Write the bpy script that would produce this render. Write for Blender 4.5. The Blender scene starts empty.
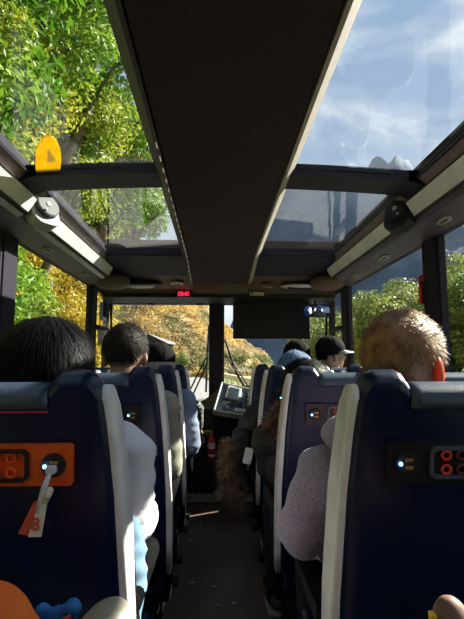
import bpy, bmesh, math, random
import numpy as np
from mathutils import Vector, Matrix, noise, Euler
from mathutils.bvhtree import BVHTree
random.seed(7); RNG = np.random.default_rng(11)
scene = bpy.context.scene
COL = scene.collection
# ------------------------------------------------------------------ camera
F = 460.0
PITCH = math.atan(52.5 / F); YAW = math.atan(16 / F * math.cos(PITCH))
cam_d = bpy.data.cameras.new('camera'); cam = bpy.data.objects.new('camera', cam_d); COL.objects.link(cam)
cam.location = (0, 0, 1.17); cam.rotation_euler = (math.pi / 2 + PITCH, 0, -YAW)
cam_d.sensor_fit = 'HORIZONTAL'; cam_d.sensor_width = 36; cam_d.lens = F / 464 * 36; cam_d.clip_start = .05; cam_d.clip_end = 2000
scene.camera = cam
CR = Euler((math.pi / 2 + PITCH, 0, -YAW)).to_matrix()
def at(px, py, Y):
    "the point of the place seen at a picture position, at distance Y down the bus"
    d = CR @ Vector(((px - 232) / F, (309.5 - py) / F, -1)); k = Y / d.y
    return Vector((d.x * k, Y, 1.17 + d.z * k))
# ------------------------------------------------------------------ world, sun, exposure
vs = scene.view_settings; scene.display_settings.display_device = 'sRGB'
vs.view_transform = 'Standard'; vs.look = 'None'; vs.gamma = 1; vs.use_curve_mapping = False; vs.exposure = 1.5
scene.cycles.use_denoising = True; scene.cycles.transparent_max_bounces = 24; scene.cycles.max_bounces = 10
scene.cycles.sample_clamp_indirect = 6; scene.cycles.caustics_reflective = False; scene.cycles.caustics_refractive = False
SUN_DIR = Vector((.90, .45, .66)).normalized()
sd = bpy.data.lights.new('sun', 'SUN'); sd.energy = 6.6; sd.color = (1, .93, .80); sd.angle = .012
so = bpy.data.objects.new('sun', sd); COL.objects.link(so); so.rotation_euler = SUN_DIR.to_track_quat('Z', 'Y').to_euler(); so.location = (20, 4, 15)
W = bpy.data.worlds.new('sky'); scene.world = W; W.use_nodes = True
nt = W.node_tree; nt.nodes.clear()
def N(nt, t, **k):
    n = nt.nodes.new(t)
    for a, b in k.items():
        if a in n.inputs.keys(): n.inputs[a].default_value = b
        else: setattr(n, a, b)
    return n
def ramp(nt, stops):
    r = nt.nodes.new('ShaderNodeValToRGB'); e = r.color_ramp.elements
    while len(e) < len(stops): e.new(.5)
    for x, (p, c) in zip(e, stops): x.position = p; x.color = (*c, 1) if len(c) == 3 else c
    return r
tc = N(nt, 'ShaderNodeTexCoord'); sep = N(nt, 'ShaderNodeSeparateXYZ'); nt.links.new(tc.outputs['Generated'], sep.inputs[0])
grad = ramp(nt, [(0, (.28, .31, .34)), (.12, (.27, .31, .36)), (.45, (.175, .225, .30)), (.9, (.12, .17, .26))]); nt.links.new(sep.outputs['Z'], grad.inputs[0])
mp = N(nt, 'ShaderNodeMapping'); mp.inputs['Scale'].default_value = (1.6, 1.6, 2.6); mp.inputs['Location'].default_value = (.35, .1, .6)
nt.links.new(tc.outputs['Generated'], mp.inputs[0])
nz = N(nt, 'ShaderNodeTexNoise', Scale=2.3, Detail=9.0, Roughness=.58, Distortion=.35); nt.links.new(mp.outputs[0], nz.inputs['Vector'])
cr = ramp(nt, [(.44, (0, 0, 0)), (.53, (.22,) * 3), (.66, (.95,) * 3)]); nt.links.new(nz.outputs['Fac'], cr.inputs[0])
mx = N(nt, 'ShaderNodeMix', data_type='RGBA'); nt.links.new(cr.outputs[0], mx.inputs[0]); nt.links.new(grad.outputs[0], mx.inputs[6]); mx.inputs[7].default_value = (.46, .465, .46, 1)
bg = N(nt, 'ShaderNodeBackground', Strength=1.0); nt.links.new(mx.outputs[2], bg.inputs[0])
wo = N(nt, 'ShaderNodeOutputWorld'); nt.links.new(bg.outputs[0], wo.inputs[0])

# ------------------------------------------------------------------ materials
MATS = {}
def mat(name, col, rough=.6, col2=None, scale=20, bump=0, bscale=None, metal=0, spec=.5, trans=0, emit=None, estr=0, sheen=0, detail=4, lo=.35, hi=.65, stretch=(1, 1, 1)):
    m = bpy.data.materials.new(name); m.use_nodes = True; t = m.node_tree; b = t.nodes['Principled BSDF']
    b.inputs['Base Color'].default_value = (*col, 1); b.inputs['Roughness'].default_value = rough; b.inputs['Metallic'].default_value = metal
    b.inputs['Specular IOR Level'].default_value = spec
    if sheen: b.inputs['Sheen Weight'].default_value = sheen
    if emit: b.inputs['Emission Color'].default_value = (*emit, 1); b.inputs['Emission Strength'].default_value = estr
    c = N(t, 'ShaderNodeTexCoord'); mpn = N(t, 'ShaderNodeMapping'); mpn.inputs['Scale'].default_value = stretch; t.links.new(c.outputs['Object'], mpn.inputs[0])
    if col2 is None: col2 = tuple(min(1, x * 1.25 + .002) for x in col)
    n = N(t, 'ShaderNodeTexNoise', Scale=float(scale), Detail=float(detail)); t.links.new(mpn.outputs[0], n.inputs['Vector'])
    r = ramp(t, [(lo, col), (hi, col2)]); t.links.new(n.outputs['Fac'], r.inputs[0]); t.links.new(r.outputs[0], b.inputs['Base Color'])
    if bump:
        n2 = N(t, 'ShaderNodeTexNoise', Scale=float(bscale or scale * 4), Detail=3.0); t.links.new(mpn.outputs[0], n2.inputs['Vector'])
        bp = N(t, 'ShaderNodeBump', Strength=bump, Distance=.01); t.links.new(n2.outputs['Fac'], bp.inputs['Height']); t.links.new(bp.outputs[0], b.inputs['Normal'])
    if trans:
        tr = N(t, 'ShaderNodeBsdfTranslucent'); t.links.new(r.outputs[0], tr.inputs[0])
        mxs = N(t, 'ShaderNodeMixShader', Fac=trans); t.links.new(b.outputs[0], mxs.inputs[1]); t.links.new(tr.outputs[0], mxs.inputs[2])
        t.links.new(mxs.outputs[0], t.nodes['Material Output'].inputs[0])
    MATS[name] = m; return m
def glassmat(name, tint, refl=.9, base=.03):
    m = bpy.data.materials.new(name); m.use_nodes = True; t = m.node_tree; t.nodes.clear()
    lw = N(t, 'ShaderNodeLayerWeight', Blend=.5); pw = N(t, 'ShaderNodeMath', operation='POWER'); pw.inputs[1].default_value = 4.0
    t.links.new(lw.outputs['Facing'], pw.inputs[0]); ma = N(t, 'ShaderNodeMath', operation='MULTIPLY_ADD'); ma.inputs[1].default_value = refl * .5; ma.inputs[2].default_value = base
    t.links.new(pw.outputs[0], ma.inputs[0])
    tr = N(t, 'ShaderNodeBsdfTransparent'); tr.inputs[0].default_value = (*tint, 1); gl = N(t, 'ShaderNodeBsdfGlossy', Roughness=.02)
    mi = N(t, 'ShaderNodeMixShader'); t.links.new(ma.outputs[0], mi.inputs[0]); t.links.new(tr.outputs[0], mi.inputs[1]); t.links.new(gl.outputs[0], mi.inputs[2])
    o = N(t, 'ShaderNodeOutputMaterial'); t.links.new(mi.outputs[0], o.inputs[0]); MATS[name] = m; return m
glassmat('side_glass', (.93, .95, .93), .35, .02); glassmat('roof_glass', (.90, .93, .94)); glassmat('front_glass', (.97, .98, .97), .5, .02)
mat('panel_dark', (.034, .021, .024), .85, spec=.2, scale=60, bump=.15, bscale=500)
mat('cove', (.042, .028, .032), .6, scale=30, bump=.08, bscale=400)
mat('cove_pale', (.20, .155, .165), .7, spec=.25, scale=30)
mat('cove_light', (.11, .07, .052), .7, spec=.3, scale=40)
mat('pillar', (.016, .012, .022), .75, spec=.25, scale=60, bump=.1, bscale=300)
mat('black_plastic', (.009, .008, .011), .6, spec=.3, scale=50)
mat('dark_plastic', (.016, .016, .019), .5, scale=50, spec=.3)
mat('strip_white', (.62, .62, .60), .45, scale=8)
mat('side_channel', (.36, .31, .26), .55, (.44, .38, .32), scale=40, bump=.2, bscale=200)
mat('led', (.6, .5, .4), .4, emit=(1, .82, .6), estr=.12)
mat('bracket_grey', (.32, .32, .31), .5)
mat('mesh_grey', (.03, .03, .03), .6, (.06, .06, .055), scale=300, lo=.45, hi=.55)
mat('floor_vinyl', (.11, .075, .062), .5, (.18, .125, .10), scale=90, bump=.1)
mat('seat_leather', (.0010, .0060, .036), .33, (.0014, .0085, .048), scale=12, bump=.08, bscale=260, spec=.45)
mat('headrest_leather', (.030, .048, .085), .40, scale=12, bump=.1, bscale=260, spec=.6)
mat('trim_grey', (.74, .70, .69), .45, scale=12, bump=.08, bscale=300)
mat('red_glow', (.35, .02, .05), .6)
mat('socket_black', (.010, .010, .012), .35)
mat('socket_orange_reflect', (1, .15, .015), .3, (.9, .09, .01), scale=30)  # reflected orange light put into the plate's base colour
mat('socket_gold', (.5, .24, .06), .35, metal=.4)
mat('blue_led', (.05, .3, 1), .4, emit=(.15, .45, 1), estr=5)
mat('red_mark', (.35, .04, .02), .5, emit=(1, .06, .02), estr=.02)
mat('red_dim', (.12, .02, .02), .5); mat('red_digit', (.8, .0, .02), .5, emit=(1, .01, .03), estr=1.6)
mat('skin', (.50, .27, .19), .5, (.56, .31, .22), scale=15, spec=.4)
mat('skin_tan', (.38, .21, .14), .5, (.44, .26, .17), scale=15, spec=.4)
mat('skin_ear', (.85, .16, .07), .5, (.9, .20, .09), scale=15, trans=.55)  # glow of light through the ear put into its red colour
mat('hair_black', (.004, .003, .005), .5, (.008, .006, .007), scale=40, spec=.12)
mat('hair_brown', (.009, .005, .004), .55, (.018, .010, .007), scale=40, spec=.15); mat('armrest_black', (.005, .005, .006), .95, spec=.03)
mat('hair_blond', (.20, .09, .032), .55, (.40, .22, .09), scale=30)
mat('hair_blond_under', (.12, .06, .025), .7, (.18, .09, .04), scale=60)
mat('hair_grey', (.35, .32, .31), .5, (.5, .46, .45), scale=60)
mat('cloth_white', (.78, .77, .84), .8, (.72, .72, .78), scale=10, bump=.15, bscale=150)
mat('cloth_paleblue', (.16, .28, .42), .8, scale=10)
mat('cloth_beige', (.25, .25, .20), .85, (.31, .30, .24), scale=10, bump=.2, bscale=180)
mat('cloth_bluegrey', (.17, .22, .33), .8, (.22, .28, .40), scale=9, bump=.2, bscale=150)
mat('cloth_fleece', (.26, .205, .30), .95, (.46, .38, .52), scale=260, bump=.6, bscale=350, sheen=.3, detail=2)
mat('cloth_black', (.012, .011, .013), .6, scale=10, bump=.3, bscale=60)
mat('cloth_pattern', (.02, .03, .03), .8, (.40, .45, .42), scale=55, lo=.5, hi=.56, detail=1)
mat('trousers', (.016, .018, .028), .85)
mat('shoe', (.03, .028, .03), .5); mat('shoe_sole', (.5, .5, .5), .6)
mat('fur', (.11, .055, .03), .7, (.38, .24, .15), scale=25)
mat('cap_black', (.0025, .0025, .0035), .9, spec=.15, scale=60, bump=.2); mat('cap_denim', (.06, .12, .24), .8, (.13, .21, .36), scale=90, bump=.2)
mat('cap_brim_grey', (.30, .30, .33), .7); mat('white', (.75, .75, .75), .6); mat('eye', (.8, .8, .78), .2); mat('iris', (.02, .012, .01), .2)
mat('dash_olive', (.10, .085, .016), .5, (.17, .14, .025), scale=5); mat('dash_black', (.012, .011, .013), .6, scale=40)
mat('console_blue', (.13, .19, .26), .35, (.18, .25, .33), scale=12); mat('console_silver', (.55, .57, .58), .35, metal=.5)
mat('screen', (.05, .08, .10), .15); mat('button_white', (.7, .7, .68), .4); mat('button_dark', (.04, .045, .05), .4)
mat('ext_red', (.55, .02, .02), .3); mat('brass', (.45, .36, .08), .35, metal=.8); mat('label_white', (.7, .62, .6), .6)
mat('orange_cloth', (.95, .16, .01), .7, (1, .22, .02), scale=12); mat('blue_bag', (.01, .16, .50), .5, (.02, .28, .75), scale=20)
mat('beige_leather', (.28, .25, .20), .5); mat('brown_leather', (.20, .105, .08), .55, (.25, .14, .105), scale=120); mat('yellow_tag', (.8, .5, .02), .5)
mat('yellow_sticker', (.9, .62, .01), .5, trans=.6); mat('sticker_white', (.85, .82, .7), .5, trans=.6); mat('frame_blue', (.07, .09, .13), .3); mat('paper_cream', (.75, .70, .55), .7); mat('paper_red', (.65, .10, .06), .7)
mat('mirror', (.8, .8, .8), .02, metal=1); mat('blind', (.016, .014, .018), .8, (.03, .026, .03), scale=200, stretch=(1, 1, .05))
mat('mat_beige', (.20, .15, .11), .8, (.44, .37, .29), scale=22, bump=.5); mat('board_grey', (.20, .20, .22), .7)
mat('leaf_green', (.075, .19, .012), .5, (.25, .37, .035), scale=.7, trans=.4, lo=.4, hi=.6)
mat('leaf_yellow', (.20, .29, .02), .5, (.46, .45, .05), scale=.7, trans=.4, lo=.4, hi=.6)
mat('leaf_gold', (.36, .28, .02), .5, (.62, .47, .06), scale=.9, trans=.4, lo=.4, hi=.6)
mat('leaf_dark', (.035, .085, .014), .5, (.10, .16, .025), scale=.7, trans=.35, lo=.4, hi=.6)
mat('leaf_olive', (.11, .17, .04), .5, (.28, .31, .09), scale=.5, trans=.35, lo=.4, hi=.6)
mat('bark', (.11, .075, .05), .9, (.22, .16, .12), scale=6, bump=.6)
mat('bank_soil', (.035, .045, .014), .95, (.13, .12, .03), scale=.8, bump=.8, bscale=5, detail=8)
mat('gold_hill', (.16, .12, .05), .95, (.50, .39, .20), scale=.35, bump=1, bscale=1.2, detail=10)
mat('scrub_tan', (.30, .23, .115), .8, (.56, .46, .27), scale=.6, trans=.3); mat('scrub_gold', (.48, .33, .08), .8, (.70, .53, .18), scale=.6, trans=.3); mat('scrub_green', (.10, .13, .04), .8, (.25, .26, .09), scale=.6, trans=.3)
mat('asphalt', (.20, .20, .215), .9, (.25, .25, .26), scale=3, bump=.2, detail=8)
mat('concrete', (.75, .70, .55), .85, (.82, .76, .60), scale=3, bump=.3); mat('grass', (.08, .12, .02), .95, (.20, .22, .05), scale=1.5, detail=8)
mat('mountain', (.030, .045, .070), 1, (.10, .13, .175), scale=.012, detail=12, spec=0, stretch=(1, 1, .4))  # distance haze put into the blue-grey base colour
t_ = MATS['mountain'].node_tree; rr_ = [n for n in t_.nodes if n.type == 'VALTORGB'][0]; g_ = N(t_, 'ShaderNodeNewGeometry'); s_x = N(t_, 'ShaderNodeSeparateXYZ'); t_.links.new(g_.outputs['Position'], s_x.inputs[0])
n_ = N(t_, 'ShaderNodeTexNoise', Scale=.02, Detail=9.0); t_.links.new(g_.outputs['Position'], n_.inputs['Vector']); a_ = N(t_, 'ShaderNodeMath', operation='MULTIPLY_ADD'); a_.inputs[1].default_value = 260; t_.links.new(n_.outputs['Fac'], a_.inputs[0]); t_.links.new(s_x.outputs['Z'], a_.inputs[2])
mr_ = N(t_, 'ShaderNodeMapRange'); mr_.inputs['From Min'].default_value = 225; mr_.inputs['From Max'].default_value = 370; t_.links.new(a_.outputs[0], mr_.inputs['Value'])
mm_ = N(t_, 'ShaderNodeMix', data_type='RGBA'); mm_.inputs[7].default_value = (.26, .29, .33, 1); t_.links.new(mr_.outputs[0], mm_.inputs[0]); t_.links.new(rr_.outputs[0], mm_.inputs[6]); t_.links.new(mm_.outputs[2], t_.nodes['Principled BSDF'].inputs['Base Color'])  # pale mist painted over the upper slopes, by height

# ------------------------------------------------------------------ helpers
def worldloc(p):
    v = Vector((0, 0, 0))
    while p: v = v + p.location; p = p.parent
    return v
class MB:
    def __init__(s): s.v = []; s.f = []
    def add(s, vs_, fs):
        k = len(s.v); s.v += [Vector(p) for p in vs_]; s.f += [tuple(i + k for i in f) for f in fs]; return s
    def box(s, c, d, R=None):
        P = [Vector((x * d[0] / 2, y * d[1] / 2, z * d[2] / 2)) for x in (-1, 1) for y in (-1, 1) for z in (-1, 1)]
        if R: P = [R @ p for p in P]
        return s.add([Vector(c) + p for p in P], [(0, 1, 3, 2), (4, 6, 7, 5), (0, 4, 5, 1), (2, 3, 7, 6), (0, 2, 6, 4), (1, 5, 7, 3)])
    def hexa(s, P): return s.add(P, [(0, 1, 2, 3), (7, 6, 5, 4), (0, 4, 5, 1), (1, 5, 6, 2), (2, 6, 7, 3), (3, 7, 4, 0)])
    def prism(s, poly, a, b, axis='x'):
        "poly in the plane across the axis, extruded a..b"
        def P(p, t): return {'x': (t, p[0], p[1]), 'y': (p[0], t, p[1]), 'z': (p[0], p[1], t)}[axis]
        n = len(poly)
        return s.add([P(p, a) for p in poly] + [P(p, b) for p in poly], [tuple(range(n))[::-1], tuple(range(n, 2 * n))] + [(i, (i + 1) % n, n + (i + 1) % n, n + i) for i in range(n)])
    def ell(s, c, r, nu=16, nv=10, R=None, fn=None):
        P = []; c = Vector(c)
        if not hasattr(r, '__len__'): r = (r, r, r)
        for j in range(nv + 1):
            th = math.pi * j / nv
            for i in range(nu):
                ph = 2 * math.pi * i / nu; p = Vector((math.sin(th) * math.cos(ph), math.sin(th) * math.sin(ph), math.cos(th)))
                if fn: p = fn(p)
                p = Vector((p.x * r[0], p.y * r[1], p.z * r[2])); P.append(c + (R @ p if R else p))
        return s.add(P, [(j * nu + i, (j + 1) * nu + i, (j + 1) * nu + (i + 1) % nu, j * nu + (i + 1) % nu) for j in range(nv) for i in range(nu)])
    def tube(s, path, rad, n=8, caps=True, flat=(1, 1)):
        path = [Vector(p) for p in path]; m = len(path)
        if not hasattr(rad, '__len__'): rad = [rad] * m
        P = []; up = None
        for i, p in enumerate(path):
            d = (path[min(i + 1, m - 1)] - path[max(i - 1, 0)]).normalized()
            if up is None: up = Vector((0, 0, 1)) if abs(d.z) < .9 else Vector((0, 1, 0))
            a = d.cross(up).normalized(); up = a.cross(d).normalized()
            for k in range(n):
                t = 2 * math.pi * k / n; P.append(p + (a * math.cos(t) * flat[0] + up * math.sin(t) * flat[1]) * rad[i])
        fs = [(i * n + k, i * n + (k + 1) % n, (i + 1) * n + (k + 1) % n, (i + 1) * n + k) for i in range(m - 1) for k in range(n)]
        if caps: fs += [tuple(range(n))[::-1], tuple(range((m - 1) * n, m * n))]
        return s.add(P, fs)
    def cap(s, a, b, ra, rb, n=14):
        a, b = Vector(a), Vector(b); s.tube([a, b], [ra, rb], n); s.ell(a, ra, n, 8); return s.ell(b, rb, n, 8)
    def rrect(s, c, w, h, d, r=.01, normal='y', R=None, hole=None):
        "rounded plate, thickness d along y"
        pts = []
        for cx_, cz_, a0 in ((w / 2 - r, h / 2 - r, 0), (-w / 2 + r, h / 2 - r, 90), (-w / 2 + r, -h / 2 + r, 180), (w / 2 - r, -h / 2 + r, 270)):
            for k in range(5):
                a = math.radians(a0 + k * 22.5); pts.append((cx_ + r * math.cos(a), cz_ + r * math.sin(a)))
        n = len(pts)
        if hole:
            k1 = (w - hole) / w; k2 = (h - hole) / h
            P = [(x, -d / 2, z) for x, z in pts] + [(x, d / 2, z) for x, z in pts] + [(x * k1, -d / 2, z * k2) for x, z in pts] + [(x * k1, d / 2, z * k2) for x, z in pts]
            fs = []
            for i in range(n):
                j = (i + 1) % n; fs += [(i, j, n + j, n + i), (2 * n + i, 3 * n + i, 3 * n + j, 2 * n + j), (i, 2 * n + i, 2 * n + j, j), (n + i, n + j, 3 * n + j, 3 * n + i)]
        else:
            P = [(x, -d / 2, z) for x, z in pts] + [(x, d / 2, z) for x, z in pts]
            fs = [tuple(range(n)), tuple(range(n, 2 * n))[::-1]] + [(i, n + i, n + (i + 1) % n, (i + 1) % n) for i in range(n)]
        P = [Vector(p) for p in P]
        if R: P = [R @ p for p in P]
        return s.add([Vector(c) + p for p in P], fs)
    def mesh(s, name, m, org_=Vector((0, 0, 0)), smooth=True):
        me = bpy.data.meshes.new(name); me.from_pydata([p - org_ for p in s.v], [], s.f)
        bm = bmesh.new(); bm.from_mesh(me); bmesh.ops.recalc_face_normals(bm, faces=bm.faces); bm.to_mesh(me); bm.free()
        me.materials.append(MATS[m] if isinstance(m, str) else m)
        if smooth: me.shade_smooth()
        return me
    def build(s, name, m, parent=None, smooth=False, bevel=0, loc=None, kind=None):
        o = bpy.data.objects.new(name, None)
        org_ = worldloc(parent) if parent else Vector(loc or (0, 0, 0))
        me = s.mesh(name, m, org_, smooth); bpy.data.objects.remove(o); o = bpy.data.objects.new(name, me); COL.objects.link(o)
        if parent: o.parent = parent
        else: o.location = org_
        if bevel:
            b = o.modifiers.new('bevel', 'BEVEL'); b.width = bevel; b.segments = 3; b.limit_method = 'ANGLE'; b.angle_limit = .6
            me.shade_smooth(); w = o.modifiers.new('wn', 'WEIGHTED_NORMAL')
        if kind: o['kind'] = kind
        return o
def tag(o, label, cat, group=None, kind=None):
    o['label'] = label; o['category'] = cat
    if group: o['group'] = group
    if kind: o['kind'] = kind
    return o
def thing(name, label, cat, loc=(0, 0, 0), group=None):
    o = bpy.data.objects.new(name, None); COL.objects.link(o); o.location = loc; o.empty_display_size = .1
    return tag(o, label, cat, group)
def copy_tree(o, parent=None):
    c = o.copy(); COL.objects.link(c)
    if parent: c.parent = parent
    for ch in [x for x in bpy.data.objects if x.parent == o]: copy_tree(ch, c)
    return c
def part_label(o, t): o['label'] = t; return o
def remesh(mb, name, m, parent, voxel, smooth=4, wrinkle=0, wscale=9, kindfn=None, disp=None):
    org_ = worldloc(parent); me = mb.mesh(name + '_src', m, org_)
    o = bpy.data.objects.new(name, me); COL.objects.link(o)
    r = o.modifiers.new('r', 'REMESH'); r.mode = 'VOXEL'; r.voxel_size = voxel; r.use_smooth_shade = True
    s = o.modifiers.new('s', 'SMOOTH'); s.iterations = smooth; s.factor = .5
    dg = bpy.context.evaluated_depsgraph_get(); me2 = bpy.data.meshes.new_from_object(o.evaluated_get(dg)); o.modifiers.clear(); o.data = me2
    bpy.data.meshes.remove(me); me2.name = name
    if not me2.materials: me2.materials.append(MATS[m])
    if wrinkle:
        for v in me2.vertices:
            p = v.co + org_; q = Vector((p.x * wscale * .8, p.y * wscale * .8, p.z * wscale * 1.7))
            n = 1 - abs(noise.noise(q)) * 3; v.co += v.normal * wrinkle * (n * .5 + noise.noise(p * wscale * .5) * .8)
    me2.shade_smooth(); o.parent = parent; return o

# ------------------------------------------------------------------ bus shell (right = +X, front = +Y)
CX, HW = .035, 1.075                      # centre and half width at the windows
XL, XR = CX - HW, CX + HW
Y0, Y1 = -1.3, 4.45
def both(fn):
    for s_ in (-1, 1): fn(s_)
MB().box((CX, 1.7, -.03), (2.3, 6.3, .06)).build('floor', 'floor_vinyl', kind='structure')
WT, WB = 1.80, .80                        # window top, sill
PIL = [(-1.3, -.9), (.4, .6), (2.21, 2.40), (3.80, 4.02), (4.36, 4.5)]
for s_, nm in ((-1, 'left'), (1, 'right')):
    x = CX + s_ * (HW + .016)
    w = MB(); w.box((x, 1.6, WB / 2), (.032, 5.8, WB)); w.box((x, 1.6, WT + .12), (.032, 5.8, .24))
    for a, b in PIL: w.box((x, (a + b) / 2, (WB + WT) / 2), (.032, b - a, WT - WB))
    w.build('wall_' + nm, 'pillar', kind='structure')
    # proud pillar covers
    t = MB()
    for a, b in PIL[2:4]: t.box((x - s_ * .018, (a + b) / 2, 1.28), (.016, b - a - .04, 1.06))
    t.build('trim_1', 'pillar', bevel=.012, kind='structure')
    for i in range(3):
        a, b = PIL[i][1], PIL[i + 1][0]
        MB().box((x, (a + b) / 2, 1.3), (.006, b - a, 1.0)).build('window_%d' % (i + 1), 'side_glass', kind='structure')
    MB().box((x, 4.17, 1.3), (.006, .38, 1.0)).build('window_4', 'side_glass', kind='structure')
# cove profiles (u = distance from the centre line, z)
def U(s_, u): return CX + s_ * u
for s_, nm in ((-1, 'left'), (1, 'right')):
    pr = [(1.075, 1.802), (.935, 1.828), (.912, 1.842), (.905, 1.858), (.868, 1.922), (.875, 1.99), (1.10, 2.02), (1.10, 1.80)]
    MB().prism([(U(s_, u), z) for u, z in pr], Y0, 3.78, 'y').build('trim_2', 'cove', kind='structure')
    MB().prism([(U(s_, u), z) for u, z in [(.868, 1.922), (.823, 1.962), (.835, 1.975), (.88, 1.94)]], Y0, 3.7, 'y').build('trim_13', 'cove_pale', kind='structure')
    pr = [(.885, 1.950), (.82, 1.972), (.81, 1.99), (.90, 1.99)]
    # hidden backing of the outer roof edge
    MB().prism([(U(s_, u), z) for u, z in [(.838, 1.985), (.838, 2.02), (1.10, 2.06), (1.10, 2.0), (.87, 1.96)]], Y0, 4.5, 'y').build('trim_3', 'pillar', kind='structure')
# roof cross bars and rear part
def roofz(u): return 1.988 - .030 * (u / .83) ** 2
for ya, yb in ((-.75, -.55), (1.87, 2.035)):
    m = MB(); us = np.linspace(-.83, .83, 15)
    for a, b in zip(us[:-1], us[1:]):
        za, zb = roofz(a) - .022, roofz(b) - .022
        m.hexa([(CX + a, ya, za), (CX + b, ya, zb), (CX + b, ya, zb + .05), (CX + a, ya, za + .05), (CX + a, yb, za), (CX + b, yb, zb), (CX + b, yb, zb + .05), (CX + a, yb, za + .05)])
    for s_ in (-1, 1):   # the rib runs on down over the cove
        P = [(.79, 1.938), (.815, 1.935), (.862, 1.912), (.885, 1.93), (.83, 1.99), (.79, 1.99)]
        m.prism([(U(s_, u), z) for u, z in P], ya, yb, 'y')
    m.build('trim_4', 'black_plastic', kind='structure')
MB().box((CX, -1.02, 1.99), (2.2, .6, .06)).build('ceiling', 'cove', kind='structure')
m = MB().box((CX, -1.3, 1.0), (2.3, .06, 2.0)); m.build('wall_rear', 'pillar', kind='structure')
# roof panes (slightly arched, solid)
for i, (s_, ya, yb) in enumerate(((-1, -.55, 1.87), (-1, 2.01, 3.33), (1, -.55, 1.87), (1, 2.01, 3.33))):
    m = MB(); us = np.linspace(.24, .832, 7)
    for a, b in zip(us[:-1], us[1:]):
        za, zb = roofz(a), roofz(b); xa, xb = U(s_, a), U(s_, b)
        m.add([(xa, ya, za), (xb, ya, zb), (xb, yb, zb), (xa, yb, za), (xa, ya, za + .006), (xb, ya, zb + .006), (xb, yb, zb + .006), (xa, yb, za + .006)],
              [(3, 2, 1, 0), (4, 5, 6, 7), (0, 1, 5, 4), (2, 3, 7, 6)])
    bmk = m.build('window_%d' % (i + 5), 'roof_glass', kind='structure')
    # glazing gasket
    g = MB(); g.tube([(U(s_, .825), ya, 1.957), (U(s_, .825), yb, 1.957)], .006, 6); g.build('glass_gasket', 'black_plastic', bmk)
# hanging centre panel
pn = thing('ceiling_panel', 'long dark panel hanging along the middle of the glass roof', 'ceiling panel', (CX, 1.5, 1.92))
ys = [Y0 + .05, 3.2, 3.87]; zs = [1.932, 1.918, 1.835]
m = MB()
for (ya, za), (yb, zb) in zip(list(zip(ys, zs))[:-1], list(zip(ys, zs))[1:]):
    m.hexa([(CX - .232, ya, za), (CX + .232, ya, za), (CX + .232, ya, za + .1), (CX - .232, ya, za + .1), (CX - .232, yb, zb), (CX + .232, yb, zb), (CX + .232, yb, zb + .1), (CX - .232, yb, zb + .1)])
m.build('panel_board', 'panel_dark', pn)
m = MB(); m.hexa([(CX - .235, 3.875, 1.833), (CX + .235, 3.875, 1.833), (CX + .235, 3.90, 1.95), (CX - .235, 3.90, 1.95), (CX - .235, 3.985, 1.765), (CX + .235, 3.985, 1.765), (CX + .235, 4.1, 1.9), (CX - .235, 4.1, 1.9)])
m.build('end_flap', 'cove_light', pn)
for s_ in (-1, 1):
    m = MB()
    for (ya, za), (yb, zb) in zip(list(zip(ys, zs))[:-1], list(zip(ys, zs))[1:]):
        def q(y, z): return [(U(s_, .238), y, z - .004), (U(s_, .250), y, z - .004), (U(s_, .296), y, z + .066), (U(s_, .238), y, z + .09)]
        A, B = q(ya, za), q(yb, zb)
        m.hexa(A + B)
    m.build('side_channel', 'side_channel' if s_ > 0 else 'cove', pn)  # pale tan for the sunlit side, dark for the shaded: light put into colour
m = MB()
for k in range(22):
    y = 1.5 + k * .105
    z = np.interp(y + .03, ys, zs)
    m.box((U(-1, .244), y + .03, z - .006), (.003, .04, .003))
m.build('seam_light', 'led', pn)
m = MB()
for (ya, za), (yb, zb) in zip(list(zip(ys, zs))[:-1], list(zip(ys, zs))[1:]):
    m.hexa([(CX - .30, ya, za + .085), (CX + .30, ya, za + .085), (CX + .30, ya, za + .13), (CX - .30, ya, za + .13), (CX - .30, yb, zb + .085), (CX + .30, yb, zb + .085), (CX + .30, yb, zb + .13), (CX - .30, yb, zb + .13)])
m.build('panel_backing', 'black_plastic', pn)
# front bulkhead over the windscreen
prof = [(3.30, 1.955), (3.36, 1.950), (3.80, 1.895), (3.98, 1.87), (4.02, 1.845), (4.20, 1.828), (4.24, 1.775), (4.40, 1.745), (4.55, 1.745), (4.6, 2.06), (3.30, 2.06)]
MB().prism(prof, XL - .03, XR + .03, 'x').build('wall_front', 'cove_light', kind='structure', bevel=.008)
MB().prism([(4.215, 1.80), (4.232, 1.765), (4.39, 1.733), (4.57, 1.733), (4.57, 1.83)], XL, XR, 'x').build('trim_5', 'black_plastic', kind='structure')
MB().prism([(3.29, 1.95), (3.31, 1.94), (3.80, 1.885), (3.79, 1.91), (3.3, 2.0)], XL + .2, XR - .2, 'x').build('trim_6', 'pillar', kind='structure')
# windscreen: two panes with a post, leaning forward to the sill
def scr(x, z): return (x, 4.46 + (1.74 - z) * .2, z)
def slab(m, x0, x1, z0, z1, th, off=0):
    P = [scr(x0, z0), scr(x1, z0), scr(x1, z1), scr(x0, z1)]
    m.hexa([(p[0], p[1] + off, p[2]) for p in P] + [(p[0], p[1] + th + off, p[2]) for p in P])
for i, (a, b) in enumerate(((XL + .01, -.05), (.06, XR - .01))):
    m = MB(); slab(m, a, b, .55, 1.74, .006); w = m.build('window_%d' % (i + 9), 'front_glass', kind='structure')
    m = MB(); slab(m, a, b, 1.725, 1.745, .02, -.01); slab(m, a, a + .02, .55, 1.74, .02, -.01); slab(m, b - .02, b, .55, 1.74, .02, -.01); m.build('window_frame', 'dark_plastic', w)
m = MB(); slab(m, -.05, .06, .5, 1.76, .05, -.02); m.build('trim_7', 'pillar', kind='structure', bevel=.008)
m = MB().box((CX, 4.75, .28), (2.3, .06, .56)); m.build('wall_front_lower', 'dash_black', kind='structure')
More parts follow.
